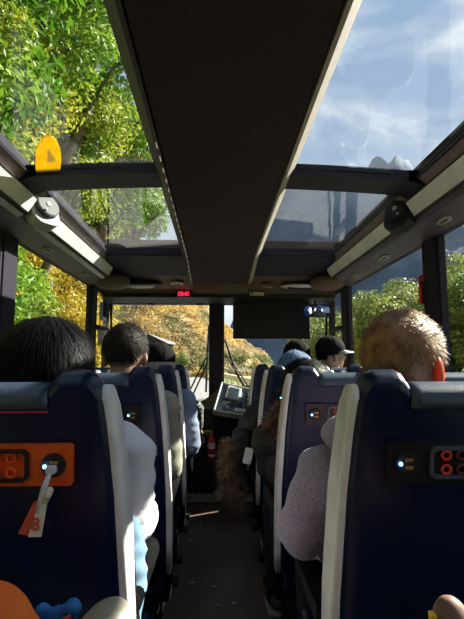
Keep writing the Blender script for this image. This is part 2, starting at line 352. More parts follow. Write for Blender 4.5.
for i, x in enumerate((-.63, -.15)):
    MB().box((x, 4.44, 1.735), (.07, .05, .035)).build('trim_8', 'dash_black', kind='structure', bevel=.005)
# rounded cove ends, small slots
for s_ in (-1, 1):
    MB().ell((U(s_, .90), 3.80, 1.835), (.15, .16, .07)).build('trim_9', 'cove_light', smooth=True, kind='structure')
    m = MB(); m.box((U(s_, .955), 4.1, 1.9), (.24, .7, .16)); m.build('trim_10', 'black_plastic', kind='structure')

# ------------------------------------------------------------------ cove fittings
def cove_fit(s_, side_txt):
    for ya, yb, w in ((Y0 + .1, 2.06, 'nearer'), (2.24, 3.62, 'farther')):
        t = thing('light_strip', '%s pale light strip along the ceiling cove %s' % (w, side_txt), 'light strip', (U(s_, .93), (ya + yb) / 2, 1.91), 'light strips along the two ceiling coves')
        a, b = Vector((U(s_, .902), 0, 1.853)), Vector((U(s_, .862), 0, 1.920)); n = Vector((-(b - a).z * 1, 0, (b - a).x)).normalized()
        if n.x * s_ > 0: n = -n
        m = MB(); off = n * .014
        P = lambda q, y: (q.x, y, q.z)
        m.hexa([P(a, ya), P(b, ya), P(b + off, ya), P(a + off, ya), P(a, yb), P(b, yb), P(b + off, yb), P(a + off, yb)])
        m.build('diffuser', 'strip_white', t, bevel=.003)
        m = MB(); c, d = a + off * 1.2 - (b - a) * .03, a + off * 1.2 + (b - a) * .05
        m.tube([P(c, ya), P(c, yb)], .004, 6); m.tube([P(b + off, ya), P(b + off, yb)], .003, 6); m.build('edge_rail', 'black_plastic', t)
        if s_ < 0:
            m = MB(); m.prism([(U(s_, .912), 1.836), (U(s_, .936), 1.822), (U(s_, .94), 1.832), (U(s_, .916), 1.846)], ya, yb, 'y'); m.build('lower_lip', 'bracket_grey', t)
    # reading light / speaker pod
    c = at(41, 213, 2.27) if s_ < 0 else Vector((U(1, .905), 2.27, 1.90))
    c = Vector((U(s_, .868), 2.15, 1.888))
    t = thing('speaker_pod', 'round speaker pod between the light strips ' + side_txt, 'speaker', c, 'speaker pods on the coves')
    R = Matrix.Rotation(math.radians(90), 3, 'Z') @ Matrix.Rotation(0, 3, 'X')
    tilt = Matrix.Rotation(s_ * math.radians(32), 3, 'Z') @ Matrix.Rotation(s_ * math.radians(20), 3, 'Y')
    m = MB(); m.rrect(c, .15, .19, .06, .05, R=tilt @ R); m.build('bracket', 'bracket_grey' if s_ < 0 else 'black_plastic', t, bevel=.006)
    m = MB(); d = tilt @ Vector((-s_, 0, 0)); m.tube([c + d * .028, c + d * .052, c + d * .056], [.064, .062, .055], 28); m.build('speaker_grille', 'mesh_grey' if s_ < 0 else 'black_plastic', t, smooth=False)
    m = MB(); m.tube([c + d * .05, c + d * .060], [.014, .012], 12); m.tube([c + d * .052 + Vector((0, -.03, -.035)), c + d * .06 + Vector((0, -.03, -.035))], [.006, .005], 8); m.build('dial', 'bracket_grey', t)
    for y in (2.62, 3.38) if s_ < 0 else (2.75, 3.35, 2.0):
        m = MB(); cc = Vector((U(s_, 1.0), y, 1.812)); Rt = Matrix.Rotation(s_ * math.radians(10), 3, 'Y') @ Matrix.Rotation(math.radians(90), 3, 'Z')
        m.rrect((0, 0, 0), .10, .034, .014, .016, hole=.014, R=Matrix.Rotation(math.radians(90), 3, 'X'))
        m.v = [cc + Rt @ p for p in m.v]
        v = m.build('air_slot', 'bracket_grey', None, loc=cc); tag(v, {2.62: 'oval slot in the cove below the round grey speaker pod', 3.38: 'small oval slot at the far end of the cove by the leafy bank', 2.75: 'oval slot in the cove just past the black speaker pod', 3.35: 'small pale oval slot at the far end of the cove above the mountain window', 2.0: 'oval slot in the cove before the black speaker pod'}[y], 'air slot', 'slots in the coves')
cove_fit(-1, 'on the side of the leafy bank'); cove_fit(1, 'on the side of the open sky')
# header fittings
def fit_center(px, py, Y): return at(px, py, Y)
c = at(139, 284, 4.0); c.z = 1.845
t = thing('air_vent', 'oval air vent with pale louvres over the windscreen', 'air vent', c)
MB().ell(c, (.20, .11, .022), 28, 8).build('vent_housing', 'black_plastic', t, smooth=True)
for k in range(4): MB().tube([c + Vector((-.16 + .012 * k, -.07 + .035 * k, -.018)), c + Vector((0, -.08 + .04 * k, -.027)), c + Vector((.15 - .01 * k, -.06 + .04 * k, -.018))], .009, 6, flat=(1, .6)).build('louvre', 'button_white', t, smooth=True)
c = at(177, 284, 4.0); c.z = 1.855
t = thing('ceiling_lamp', 'small round white lamp beside the oval air vent', 'lamp', c)
MB().ell(c, (.062, .055, .02), 20, 8).build('lamp_bezel', 'strip_white', t, smooth=True); MB().ell(c - Vector((0, 0, .012)), (.045, .04, .014), 20, 8).build('lamp_lens', 'cove_light', t, smooth=True)
c = at(268, 284, 4.0); c.z = 1.852
t = thing('ceiling_lamp', 'small round dull brown lamp above the sun blind', 'lamp', c)
MB().ell(c, (.06, .05, .022), 20, 8).build('lamp_bezel', 'cove_light', t, smooth=True); MB().tube([c + Vector((-.04, 0, -.02)), c + Vector((.04, .02, -.022))], .006, 6).build('switch', 'side_channel', t)
c = at(299, 286, 4.0); c.z = 1.835
t = thing('air_vent', 'silvery oval vent set beside the sun blind top', 'air vent', c)
MB().ell(c, (.17, .10, .022), 28, 8).build('vent_housing', 'console_silver', t, smooth=True); MB().tube([c + Vector((-.1, -.04, -.02)), c + Vector((.1, -.02, -.02))], .012, 6).build('louvre', 'black_plastic', t)
c = at(183.5, 294, 4.2)
t = thing('clock_display', 'small digital clock with glowing red digits', 'clock', c)
MB().box(c + Vector((0, .01, 0)), (.15, .03, .055)).build('clock_case', 'black_plastic', t, bevel=.004)
def font_mesh(txt, size, name, mname, parent, loc, rot=(math.pi / 2, 0, 0), th=.001):
    cu = bpy.data.curves.new(name, 'FONT'); cu.body = txt; cu.size = size; cu.align_x = 'CENTER'; cu.align_y = 'CENTER'; cu.extrude = th; cu.offset = size * .02
    o = bpy.data.objects.new(name, cu); COL.objects.link(o); dg = bpy.context.evaluated_depsgraph_get(); me = bpy.data.meshes.new_from_object(o.evaluated_get(dg)); bpy.data.objects.remove(o)
    R = Euler(rot).to_matrix().to_4x4(); me.transform(R); me.materials.clear(); me.materials.append(MATS[mname])
    o = bpy.data.objects.new(name, me); COL.objects.link(o); o.parent = parent; o.location = Vector(loc) - worldloc(parent); return o
font_mesh('10:41', .052, 'digits', 'red_digit', t, c + Vector((0, -.008, 0)))
c = at(257, 294, 4.2); t = thing('exit_label', 'tiny green and cream label stuck over the sun blind', 'label', c)
MB().box(c, (.13, .008, .03)).build('label_card', 'paper_cream', t); MB().box(c + Vector((-.05, -.006, .004)), (.022, .004, .026)).build('green_square', 'leaf_green', t); MB().box(c + Vector((.0, -.006, -.01)), (.09, .004, .008)).build('orange_line', 'socket_gold', t)
# sun blind
a, b = at(233, 304, 4.38), at(310, 338, 4.38)
t = thing('sun_blind', 'dark pleated sun blind pulled down over the windscreen', 'sun blind', ((a.x + b.x) / 2, 4.38, a.z))
n = 40; m = MB()
for k in range(n):
    x = a.x + (b.x - a.x) * k / n; w = (b.x - a.x) / n; m.hexa([(x, 4.38, b.z), (x + w / 2, 4.372, b.z), (x + w / 2, 4.372, a.z + .02), (x, 4.38, a.z + .02), (x, 4.386, b.z), (x + w / 2, 4.378, b.z), (x + w / 2, 4.378, a.z + .02), (x, 4.386, a.z + .02)]); m.hexa([(x + w / 2, 4.372, b.z), (x + w, 4.38, b.z), (x + w, 4.38, a.z + .02), (x + w / 2, 4.372, a.z + .02), (x + w / 2, 4.378, b.z), (x + w, 4.386, b.z), (x + w, 4.386, a.z + .02), (x + w / 2, 4.378, a.z + .02)])
m.build('blind_fabric', 'blind', t)
MB().tube([(a.x, 4.38, b.z), (b.x, 4.38, b.z)], .009, 8).build('bottom_rail', 'black_plastic', t, smooth=True)
MB().tube([(a.x, 4.38, a.z + .01), (b.x, 4.38, a.z + .01)], .018, 10).build('roller', 'black_plastic', t, smooth=True)
c = at(316, 311, 4.2)
t = thing('rear_view_mirror', 'wide interior mirror hanging before the sun blind', 'mirror', c)
m = MB().rrect(c, .25, .115, .02, .045, R=Matrix.Rotation(math.radians(-10), 3, 'Z') @ Matrix.Rotation(math.radians(12), 3, 'X')); m.build('mirror_housing', 'black_plastic', t)
m = MB().rrect(c + Vector((.004, -.012, 0)), .235, .10, .006, .04, R=Matrix.Rotation(math.radians(-10), 3, 'Z') @ Matrix.Rotation(math.radians(12), 3, 'X')); m.build('mirror_glass', 'mirror', t)
MB().tube([c + Vector((0, .01, .03)), c + Vector((0, .03, .10))], .008, 8).build('mirror_arm', 'black_plastic', t)
# quarter window fittings
c = at(97, 312, 4.17); t = thing('window_notice', 'small added pale blue sheet for a reflection in the quarter window beside the leafy pillar', 'notice', (XL + .02, 4.10, c.z)); MB().box((XL + .02, 4.10, c.z), (.006, .10, .16)).build('reflection_sheet', 'console_blue', t)  # bluish light mirrored in the pane, added as a coloured sheet
t = thing('warning_sticker', 'small pink warning sticker under the pale blue reflection', 'sticker', (XL + .02, 4.22, 1.53)); MB().box((XL + .02, 4.22, 1.53), (.006, .12, .09)).build('sticker_sheet', 'label_white', t); MB().box((XL + .025, 4.22, 1.53), (.004, .05, .03)).build('sticker_mark', 'paper_red', t)
t = thing('ticket_box', 'cream box with a dark slot beneath the pink warning sticker', 'box', (XL + .045, 4.15, 1.38)); MB().box((XL + .045, 4.15, 1.38), (.07, .22, .13)).build('box_body', 'paper_cream', t, bevel=.006); MB().box((XL + .083, 4.15, 1.425), (.006, .17, .014)).build('slot', 'black_plastic', t)
# horizontal rail through quarter windows
for s_ in (-1, 1):
    MB().box((U(s_, HW - .005), 4.17, 1.47), (.05, .42, .035)).build('trim_11', 'pillar', kind='structure')
# pillar hammer
h0 = Vector((XR - .055, 2.20, 1.59))
t = thing('emergency_hammer', 'red emergency hammer clipped upright on the window pillar', 'hammer', h0)
c = Vector((XR - .022, 2.385, 1.555))
t.location = c
MB().tube([c + Vector((0, 0, -.075)), c + Vector((0, .003, 0)), c + Vector((0, 0, .055))], [.013, .009, .011], 10).build('handle', 'ext_red', t, smooth=True)
MB().tube([c + Vector((0, .02, .062)), c + Vector((0, -.03, .062))], [.007, .012], 10).build('hammer_head', 'ext_red', t); MB().box(c + Vector((.012, 0, -.02)), (.01, .03, .12)).build('hammer_clip', 'black_plastic', t, bevel=.003)

# ------------------------------------------------------------------ dashboard and front
c0 = Vector((CX, 4.3, 0))
dsh = thing('dashboard', 'dark dashboard sweeping across under the windscreen with olive top', 'dashboard', (CX, 4.5, 0))
m = MB(); tops = []
for k in range(49):
    x = XL + .02 + (XR - XL - .04) * k / 48
    z = float(np.interp(x, [-1.1, -.35, -.21, -.105, 0, .05, .3, 1.1], [.68, .72, .765, .82, .895, .94, .95, .93]))
    tops.append((x, z))
for (xa, za), (xb, zb) in zip(tops[:-1], tops[1:]):
    ya, yb = 4.36, 4.36
    m.hexa([(xa, ya, za - .21), (xb, yb, zb - .21), (xb, 4.40, zb), (xa, 4.40, za), (xa, 4.60, za - .16), (xb, 4.60, zb - .16), (xb, 4.60, zb - .02), (xa, 4.60, za - .02)])
m.build('dash_top', 'dash_olive', dsh)
m = MB()
for (xa, za), (xb, zb) in zip(tops[:-1], tops[1:]):
    m.hexa([(xa, 4.45, 0), (xb, 4.45, 0), (xb, 4.38, zb - .14), (xa, 4.38, za - .14), (xa, 4.62, 0), (xb, 4.62, 0), (xb, 4.62, zb - .14), (xa, 4.62, za - .14)])
m.build('dash_front', 'dash_black', dsh)
# instrument console
P = [at(214, 410, 3.98), at(264, 418, 3.92), at(264, 393, 4.15), at(222, 383, 4.20)]
t = thing('instrument_console', 'silver blue instrument console with screen and switches', 'control panel', P[0])
nrm = (P[1] - P[0]).cross(P[3] - P[0]).normalized()
if nrm.z < 0: nrm = -nrm
def inplane(u, v, h=0): return P[0] * (1 - u) * (1 - v) + P[1] * u * (1 - v) + P[2] * u * v + P[3] * (1 - u) * v + nrm * h
def pbox(m, u0, u1, v0, v1, h0, h1): m.hexa([inplane(u0, v0, h0), inplane(u1, v0, h0), inplane(u1, v1, h0), inplane(u0, v1, h0), inplane(u0, v0, h1), inplane(u1, v0, h1), inplane(u1, v1, h1), inplane(u0, v1, h1)]); return m
m = MB(); pbox(m, -.01, 1, -.02, 1, -.05, -.004); m.build('console_body', 'console_blue', t, bevel=.01)
m = MB(); pbox(m, -.02, .02, -.04, 1.03, -.05, .012); pbox(m, -.02, 1, .97, 1.03, -.05, .012); pbox(m, -.02, 1, -.05, .02, -.05, .012); m.build('console_rim', 'console_silver', t, bevel=.006)
fr = pbox(MB(), .16, .48, .50, .94, -.01, .012).build('screen_frame', 'button_white', t, bevel=.004)
pbox(MB(), .21, .43, .56, .88, .0, .016).build('display', 'screen', fr)
pbox(MB(), .10, .54, .20, .44, -.01, .004).build('lower_panel', 'button_dark', t)
pbox(MB(), .60, .98, .22, .92, -.01, .008).build('side_panel', 'button_dark', t)
for k in range(4):
    for j in range(3): pbox(MB(), .63 + k * .085, .69 + k * .085, .30 + j * .2, .42 + j * .2, 0, .02).build('switch', 'button_white' if (k + j) % 3 else 'console_silver', t, bevel=.003)
for k in range(7): pbox(MB(), .40 + k * .08, .465 + k * .08, .04, .16, 0, .02).build('rocker_switch', 'button_white', t, bevel=.003)
for k in range(2): MB().tube([inplane(.14 + k * .12, .10, 0), inplane(.14 + k * .12, .10, .03)], [.022, .018], 14).build('knob', 'console_silver', t)
m = MB(); m.hexa([P[0] + Vector((-.02, .02, -.03)), P[1] + Vector((0, .02, -.03)), P[2] + Vector((0, .1, -.03)), P[3] + Vector((0, .1, -.03)), Vector((P[0].x, 4.1, .5)), Vector((P[1].x, 4.1, .5)), Vector((P[1].x, 4.4, .5)), Vector((P[0].x, 4.4, .5))]); m.build('console_stand', 'dash_black', t)
# wheel
wc = Vector((.62, 3.9, .95)); t = thing('steering_wheel', 'large black steering wheel behind the instrument console', 'steering wheel', wc)
Rw = Matrix.Rotation(math.radians(-55), 3, 'X'); m = MB(); pts = [wc + Rw @ Vector((.21 * math.cos(a), .21 * math.sin(a) * 0 + .0, .21 * math.sin(a))) for a in np.linspace(0, 2 * math.pi, 33)]
m.tube(pts, .016, 8, caps=False); m.build('rim', 'black_plastic', t, smooth=True)
m = MB(); [m.tube([wc, wc + Rw @ Vector((.21 * math.cos(a), 0, .21 * math.sin(a)))], .014, 6) for a in (0.3, 2.8, 4.7)]; m.ell(wc, .05); m.build('spokes', 'black_plastic', t, smooth=True); MB().tube([wc, (.62, 4.3, .7)], .03, 8).build('column', 'black_plastic', t)
# fire extinguisher
c = at(211.5, 446, 4.05)
t = thing('fire_extinguisher', 'small red fire extinguisher strapped below the instrument console', 'fire extinguisher', c - Vector((0, 0, .12)))
m = MB(); m.tube([c + Vector((0, 0, z)) for z in (-.12, -.115, .05, .075, .09)], [.028, .032, .032, .024, .013], 18); m.build('cylinder_body', 'ext_red', t, smooth=True)
MB().tube([c + Vector((0, 0, -.02)), c + Vector((0, 0, .03))], .033, 18).build('paper_label', 'label_white', t); MB().tube([c + Vector((0, 0, -.085)), c + Vector((0, 0, -.065))], .033, 18).build('paper_band', 'label_white', t)
MB().tube([c + Vector((0, 0, .085)), c + Vector((0, 0, .115))], .014, 10).build('valve', 'brass', t); m = MB(); m.box(c + Vector((-.035, 0, .125)), (.09, .018, .012)); m.box(c + Vector((-.045, 0, .105)), (.06, .016, .01), Matrix.Rotation(.3, 3, 'Y')); m.build('handle', 'brass', t, bevel=.003)
MB().tube([c + Vector((.015, 0, .1)), c + Vector((.05, .0, .08)), c + Vector((.052, 0, -.05))], .007, 6).build('hose', 'black_plastic', t, smooth=True)
MB().box(c + Vector((0, .05, 0)), (.06, .03, .12)).build('bracket', 'black_plastic', t)
# firewall that carries it
MB().box((CX - .05, 4.25, .38), (.9, .22, .76)).build('trim_12', 'dash_black', kind='structure')
# crumpled mat at the step
m = MB(); nx, ny = 60, 34; x0, x1, ya, yb = -.34, .42, 3.98, 4.42; P = []
for j in range(ny):
    for i in range(nx):
        x = x0 + (x1 - x0) * i / (nx - 1); y = ya + (yb - ya) * j / (ny - 1)
        e = min(i, nx - 1 - i, j, ny - 1 - j) / 4; h = (abs(noise.noise(Vector((x * 9, y * 14, 0)))) + .6 * abs(noise.noise(Vector((x * 22, y * 22, 3))))) * .075
        P.append((x + .03 * noise.noise(Vector((y * 5, x * 5, 1))), y, .006 + h * min(1, e + .2)))
m.add(P, [(j * nx + i, j * nx + i + 1, (j + 1) * nx + i + 1, (j + 1) * nx + i) for j in range(ny - 1) for i in range(nx - 1)])
o = m.build('crumpled_mat', 'mat_beige', None, loc=(0, 4.2, 0), smooth=True); s = o.modifiers.new('s', 'SOLIDIFY'); s.thickness = .005; tag(o, 'crumpled pale mat on the floor at the front step', 'mat')
# litter on the aisle
lit = [(193, 583), (234, 604), (222, 556), (214, 587), (186, 521), (178, 513), (172, 519), (188, 527), (212, 570), (198, 503), (205, 512), (183, 505), (219, 606), (190, 540), (176, 530), (201, 526)]
for k, (px, py) in enumerate(lit):
    Yf = 4.0; 
    d = CR @ Vector(((px - 232) / F, (309.5 - py) / F, -1)); kk = -1.17 / d.z; p = Vector((d.x * kk, d.y * kk, .004))
    r = .014 if k < 2 else .0095; m = MB()
    m.ell(p, (r * random.uniform(.8, 1.3), r * random.uniform(.6, 1.1), .004), 7, 4, fn=lambda q: q * random.uniform(.75, 1.15))
    o = m.build('paper_crumb', 'white' if k % 3 else 'paper_cream', None, loc=p)
    tag(o, ['largest white paper crumb on the dark aisle floor', 'second largest paper crumb, nearest the viewer in the aisle'][k] if k < 2 else 'tiny pale crumb scattered on the dark aisle floor', 'crumb', None if k < 2 else 'tiny crumbs on the aisle floor')
# grey board leaning at the windscreen, wipers
P = [at(147, 333, 4.44), at(176, 343, 4.44), at(173, 346, 4.28), at(144, 353, 4.28)]
o = MB().hexa([*P, *[p + Vector((0, .01, -.004)) for p in P]]).tube([P[3] + Vector((.03, .01, 0)), Vector((P[3].x + .03, 4.48, .74))], .008, 6).build('grey_board', 'board_grey', None, loc=P[0]); tag(o, 'pale grey pointed board propped inside the windscreen above the black cap', 'board')
def wiper(paths, blade, label):
    t = thing('windscreen_wiper', label, 'wiper', paths[0][0], 'windscreen wipers')
    for p in paths: MB().tube(p, .008, 6).build('wiper_arm', 'black_plastic', t)
    MB().tube(blade, [.010, .012, .010], 6).build('wiper_blade', 'black_plastic', t)
Yw = 4.72
wiper([[at(207, 356, 4.62), at(178, 414, 4.78)], [at(208, 362, 4.62), at(185, 412, 4.78)]], [at(209, 325, 4.58), at(207.5, 356, 4.66), at(206, 392, 4.72)], 'wiper hanging on the pane with the road and guardrail')
wiper([[at(226, 354, 4.64), at(252, 400, 4.78)], [at(229, 356, 4.64), at(262, 408, 4.78)]], [at(225, 340, 4.58), at(236, 372, 4.68), at(249, 396, 4.72)], 'wiper hanging on the pane above the instrument console')

# ------------------------------------------------------------------ seats
LEAN = .12
def half(z): return np.interp(z, [.42, .7, .95, 1.06, 1.16], [.218, .216, .201, .187, .170])
def seat_profile(u, inset=0.0, topz=None):
    "closed YZ loop of the backrest at lateral position u"
    a = abs(u)
    top = 1.128 + .028 * min(1, max(0, (a - .42) / .12)) if topz is None else topz
    edge = max(0, (a - .80) / .2); top -= .05 * edge ** 2.2
    thick = .088 - .012 * edge ** 2
    pts = []; zs_ = [.42, .52, .62, .72, .82, .92, 1.0, top - .07, top - .04]
    def yb(z): return (.95 - z) * LEAN + .012 * edge ** 2 + .006 * math.cos(u * 3) * -1
    for z in zs_: pts.append((yb(z) + inset, z))
    yc = yb(top) + thick * .5
    for k in range(1, 8):
        a_ = math.pi - k * math.pi / 8; pts.append((yc + (thick * .5 - inset) * math.cos(a_), top - .042 + (.042 - inset) * math.sin(a_)))
    for z in zs_[::-1]: pts.append((yb(z) + thick - inset + .03 * math.sin((z - .42) * 3) * (1 - .6 * edge) * (1 if z < 1 else .5), z))
    return pts
def loft(m, us, xfn, prof):
    rows = [prof(u) for u in us]; n = len(rows[0]); P = []
    for u, r in zip(us, rows): P += [(xfn(u, z), y, z) for y, z in r]
    fs = [(i * n + k, i * n + (k + 1) % n, (i + 1) * n + (k + 1) % n, (i + 1) * n + k) for i in range(len(us) - 1) for k in range(n)]
    fs += [tuple(range(n)), tuple(range((len(us) - 1) * n, len(us) * n))[::-1]]
    return m.add(P, fs)
def seat_back_y(z): return (.95 - z) * LEAN - .006
def make_seat(aisle, orange_reflect=False, sock=True):
    "aisle: +1 aisle on the right of the seat, -1 on its left; origin on the floor under the backrest's rear face"
    t = thing('coach_seat', 'x', 'seat')
    loft(MB(), np.linspace(-.97, .97, 31), lambda u, z: u * half(z), seat_profile).build('backrest', 'seat_leather', t, smooth=True)
    def grow(k):
        def f(u):
            pr = seat_profile(.97); cy = sum(p[0] for p in pr) / len(pr); return [((y - cy) * k + cy, z + (.006 if z > 1.0 else 0) * k) for y, z in pr]
        return f
    for s_ in (-1, 1):
        m = MB(); us = [.955, .985, 1.02, 1.045]; ks = [.99, 1.02, 1.0, .84]
        rows = [grow(k)(0) for k in ks]; n = len(rows[0]); P = []
        for u, r in zip(us, rows): P += [(s_ * u * half(z), y, z) for y, z in r]
        m.add(P, [(i * n + k, i * n + (k + 1) % n, (i + 1) * n + (k + 1) % n, (i + 1) * n + k) for i in range(3) for k in range(n)] + [tuple(range(3 * n, 4 * n))])
        m.build('side_trim', 'trim_grey', t, smooth=True)
    # headrest strip
    def hp(u):
        pr = seat_profile(0, -.004); top = 1.128; keep = [(y, max(z, 1.082)) for y, z in pr]; return keep
    h = loft(MB(), np.linspace(-.44, .44, 9), lambda u, z: u * half(z), hp).build('headrest_cover', 'headrest_leather', t, smooth=True)
    if orange_reflect: MB().tube([(-.44 * .19, seat_back_y(1.05) - .006, 1.080), (.44 * .19, seat_back_y(1.05) - .006, 1.080)], .0022, 6).build('glow_line', 'red_glow', h)  # red glow along the headrest cover's lower edge, added as a thin coloured tube
    # cushion and base
    m = MB(); m.prism([(.09, .34), (.50, .36), (.56, .40), (.56, .45), (.50, .475), (.12, .44)], -.205, .205, 'x'); m.build('seat_cushion', 'seat_leather', t, bevel=.02)
    m = MB(); m.box((0, .30, .30), (.36, .36, .08)); m.build('seat_pan', 'dark_plastic', t, bevel=.01)
    for y in (.16, .44):
        m = MB(); m.tube([(aisle * .14, y, .30), (aisle * .14, y, .02)], .02, 8); m.box((aisle * .14, y, .01), (.10, .07, .02)); m.build('leg', 'dark_plastic', t)
    if True:
        x = aisle * .205
        ar = MB().cap((x, .16, .665), (x, .50, .66), .026, .028).build('armrest', 'armrest_black', t, smooth=True)
        m = MB(); m.prism([(.13, .30), (.22, .30), (.21, .66), (.13, .66)], x - .016, x + .016, 'x'); m.build('armrest_panel', 'armrest_black', t, bevel=.008)
    if sock:
        R = Matrix.Rotation(math.atan(LEAN), 3, 'X'); z = .987; c = Vector((aisle * .024, seat_back_y(z) - .004, z))
        pl = MB().rrect(c + Vector((aisle * .002, 0, 0)), .205, .074, .012, .006, R=R).build('socket_plate', 'socket_orange_reflect' if orange_reflect else 'socket_black', t)
        oc = c + Vector((-aisle * .03, -.010, 0)); MB().rrect(oc, .118, .058, .008, .012, R=R, hole=.012).build('outlet_frame', 'socket_black' if orange_reflect else 'frame_blue', pl)
        m = MB()
        m1 = m; m2 = MB()
        for dx in (-.028, .0, .028):
            for dz in (-.013, .013):
                m = m1 if dx < -.01 or orange_reflect else m2
                rr = [oc + R @ Vector((dx * aisle * -1 + .008 * math.cos(a), 0, dz + .008 * math.sin(a))) for a in np.linspace(0, 2 * math.pi, 13)]
                m.tube(rr, .0028, 5, caps=False)
        m = m1
        m.build('outlet_ring', 'red_mark' if not orange_reflect else 'socket_orange_reflect', pl, smooth=True)
        if not orange_reflect: m2.build('outlet_ring', 'red_dim', pl, smooth=True)
        uc = c + Vector((aisle * .072, -.008, 0)); MB().tube([uc + R @ Vector((0, .004, 0)), uc + R @ Vector((0, -.006, 0))], [.022, .020], 20).build('usb_socket', 'dark_plastic', pl)
        for dz in (-.007, .007): MB().box(uc + R @ Vector((.003, -.007, dz)), (.014, .003, .005), R).build('usb_port', 'socket_gold', pl)
        MB().ell(uc + R @ Vector((-.013, -.008, 0)), .0035, 8, 6).build('indicator_light', 'blue_led', pl)
    return t
ROWS = [.88, 1.66, 2.44, 3.22]
LX = (-.385, -.80); RX = (.445, .865)
seats = {}
protoL = make_seat(1, orange_reflect=True); protoM = make_seat(1); protoR = make_seat(-1)
used = set()
def add_tray(seat, x, w):
    m = MB().box((x, .675, .682), (w, .34, .016)); m.build('tray_table', 'dark_plastic', seat, bevel=.006)
    m = MB(); [m.box((x + q * w * .42, .80, .70), (.02, .14, .03)) for q in (-1, 1)]; m.build('tray_arm', 'dark_plastic', seat, bevel=.004)
def place_seat(proto, x, y, label):
    o = proto if proto.name not in used else copy_tree(proto)
    used.add(proto.name); o.location = (x, y, 0); o['label'] = label; o['group'] = 'navy coach seats'
    return o
ordn = ['nearest', 'second', 'third', 'front']
lab = {
 ('L', 0): 'navy coach seat with orange-reflecting socket panel, behind the long-haired passenger',
 ('L', 1): 'navy coach aisle seat behind the dark-haired person, just past the white sleeve',
 ('L', 2): 'navy coach aisle seat behind the person in a black cap, just past the beige sleeve',
 ('L', 3): 'navy coach aisle seat at the front, just past the blue-grey sleeve',
 ('R', 0): 'navy coach seat with a blue-lit socket, behind the blond passenger',
 ('R', 1): 'navy coach aisle seat just past the grey fleece sleeve',
 ('R', 2): 'navy coach aisle seat beside the brown fur hood, behind the denim cap',
 ('R', 3): 'slim navy coach aisle seat at the front beside the instrument console'}
for i, y in enumerate(ROWS):
    seats['L', i] = place_seat(protoL if i == 0 else protoM, LX[0], y, lab['L', i])
    seats['R', i] = place_seat(protoR, RX[0], y, lab['R', i])
    if i != 0: place_seat(protoM, LX[1], y, 'navy window seat by the leafy bank, %s row from the viewer' % ordn[i])
    place_seat(protoR, RX[1], y, ['navy window seat beside the blond passenger', 'navy window seat by the mountain side, one row past the blond passenger', 'navy window seat directly behind the passenger in profile with a grey-brimmed cap', 'front navy window seat of the passenger in the grey-brimmed cap'][i])

add_tray(seats['L', 0], -.345, .43); add_tray(seats['R', 0], .445, .40)
# charging cable with ribbons, plugged into the panel tinted by reflected orange
c = Vector((LX[0] + .096, .88 + seat_back_y(.98) - .02, .982))
t = thing('charging_cable', 'short white cable with red and cream ribbon dangling from the orange-reflecting socket panel', 'cable', c)
MB().box(c, (.016, .026, .014)).build('plug', 'cloth_white', t, bevel=.003)
MB().tube([c + Vector((0, -.01, -.005)), c + Vector((-.008, -.014, -.03)), c + Vector((-.016, -.008, -.055)), c + Vector((-.02, -.004, -.08))], [.004, .005, .0045, .004], 8).build('cord', 'cloth_white', t, smooth=True)
MB().cap(c + Vector((0, -.008, -.035)), c + Vector((-.006, -.008, -.05)), .007, .006).build('cable_end', 'paper_cream', t, smooth=True)
m = MB(); a = c + Vector((-.02, -.004, -.055)); m.hexa([a + Vector(p) for p in ((-.008, 0, 0), (.004, 0, .004), (-.014, 0, -.055), (-.032, 0, -.052), (-.008, .004, 0), (.004, .004, .004), (-.014, .004, -.055), (-.032, .004, -.052))]); m.build('red_ribbon', 'paper_red', t)
m = MB(); m.hexa([a + Vector(p) for p in ((.002, -.004, .0), (.016, -.004, .0), (.010, -.008, -.055), (-.012, -.008, -.055), (.002, 0, 0), (.016, 0, 0), (.010, -.004, -.055), (-.012, -.004, -.055))]); m.build('cream_ribbon', 'paper_cream', t)
font_mesh('8', .03, 'ribbon_mark', 'paper_red', t, a + Vector((.0, -.0085, -.035)), th=.0005)

# ------------------------------------------------------------------ people
def head_src(m, c, Rz, tilt=0, s=1.0):
    "skull, jaw, nose, ears; c is the skull centre, Rz rotates local +Y (the face) "
    R = Matrix.Rotation(Rz, 3, 'Z') @ Matrix.Rotation(tilt, 3, 'X')
    def T(p): return c + R @ (Vector(p) * s)
    m.ell(c, (.076 * s, .094 * s, .092 * s), 24, 16, R)
    m.ell(T((0, .022, -.055)), (.060 * s, .070 * s, .066 * s), 20, 14, R)
    m.ell(T((0, .065, -.098)), (.032 * s, .026 * s, .022 * s), 14, 10, R)       # chin
    m.tube([T((0, .092, -.012)), T((0, .106, -.036)), T((0, .112, -.052))], [.009 * s, .012 * s, .015 * s], 10)
    m.ell(T((0, .098, -.056)), (.019 * s, .014 * s, .010 * s), 12, 8, R)
    m.ell(T((0, .090, -.078)), (.026 * s, .011 * s, .006 * s), 12, 8, R); m.ell(T((0, .089, -.087)), (.022 * s, .011 * s, .006 * s), 12, 8, R)
    m.ell(T((0, .083, .006)), (.056 * s, .016 * s, .011 * s), 14, 8, R)         # brow
    for q in (-1, 1):
        m.ell(T((q * .045, .055, -.045)), (.024 * s, .026 * s, .022 * s), 12, 8, R)
        m.ell(T((q * .079, .0, -.034)), (.012 * s, .020 * s, .033 * s), 12, 10, R @ Matrix.Rotation(q * .35, 3, 'Z'))
    return T
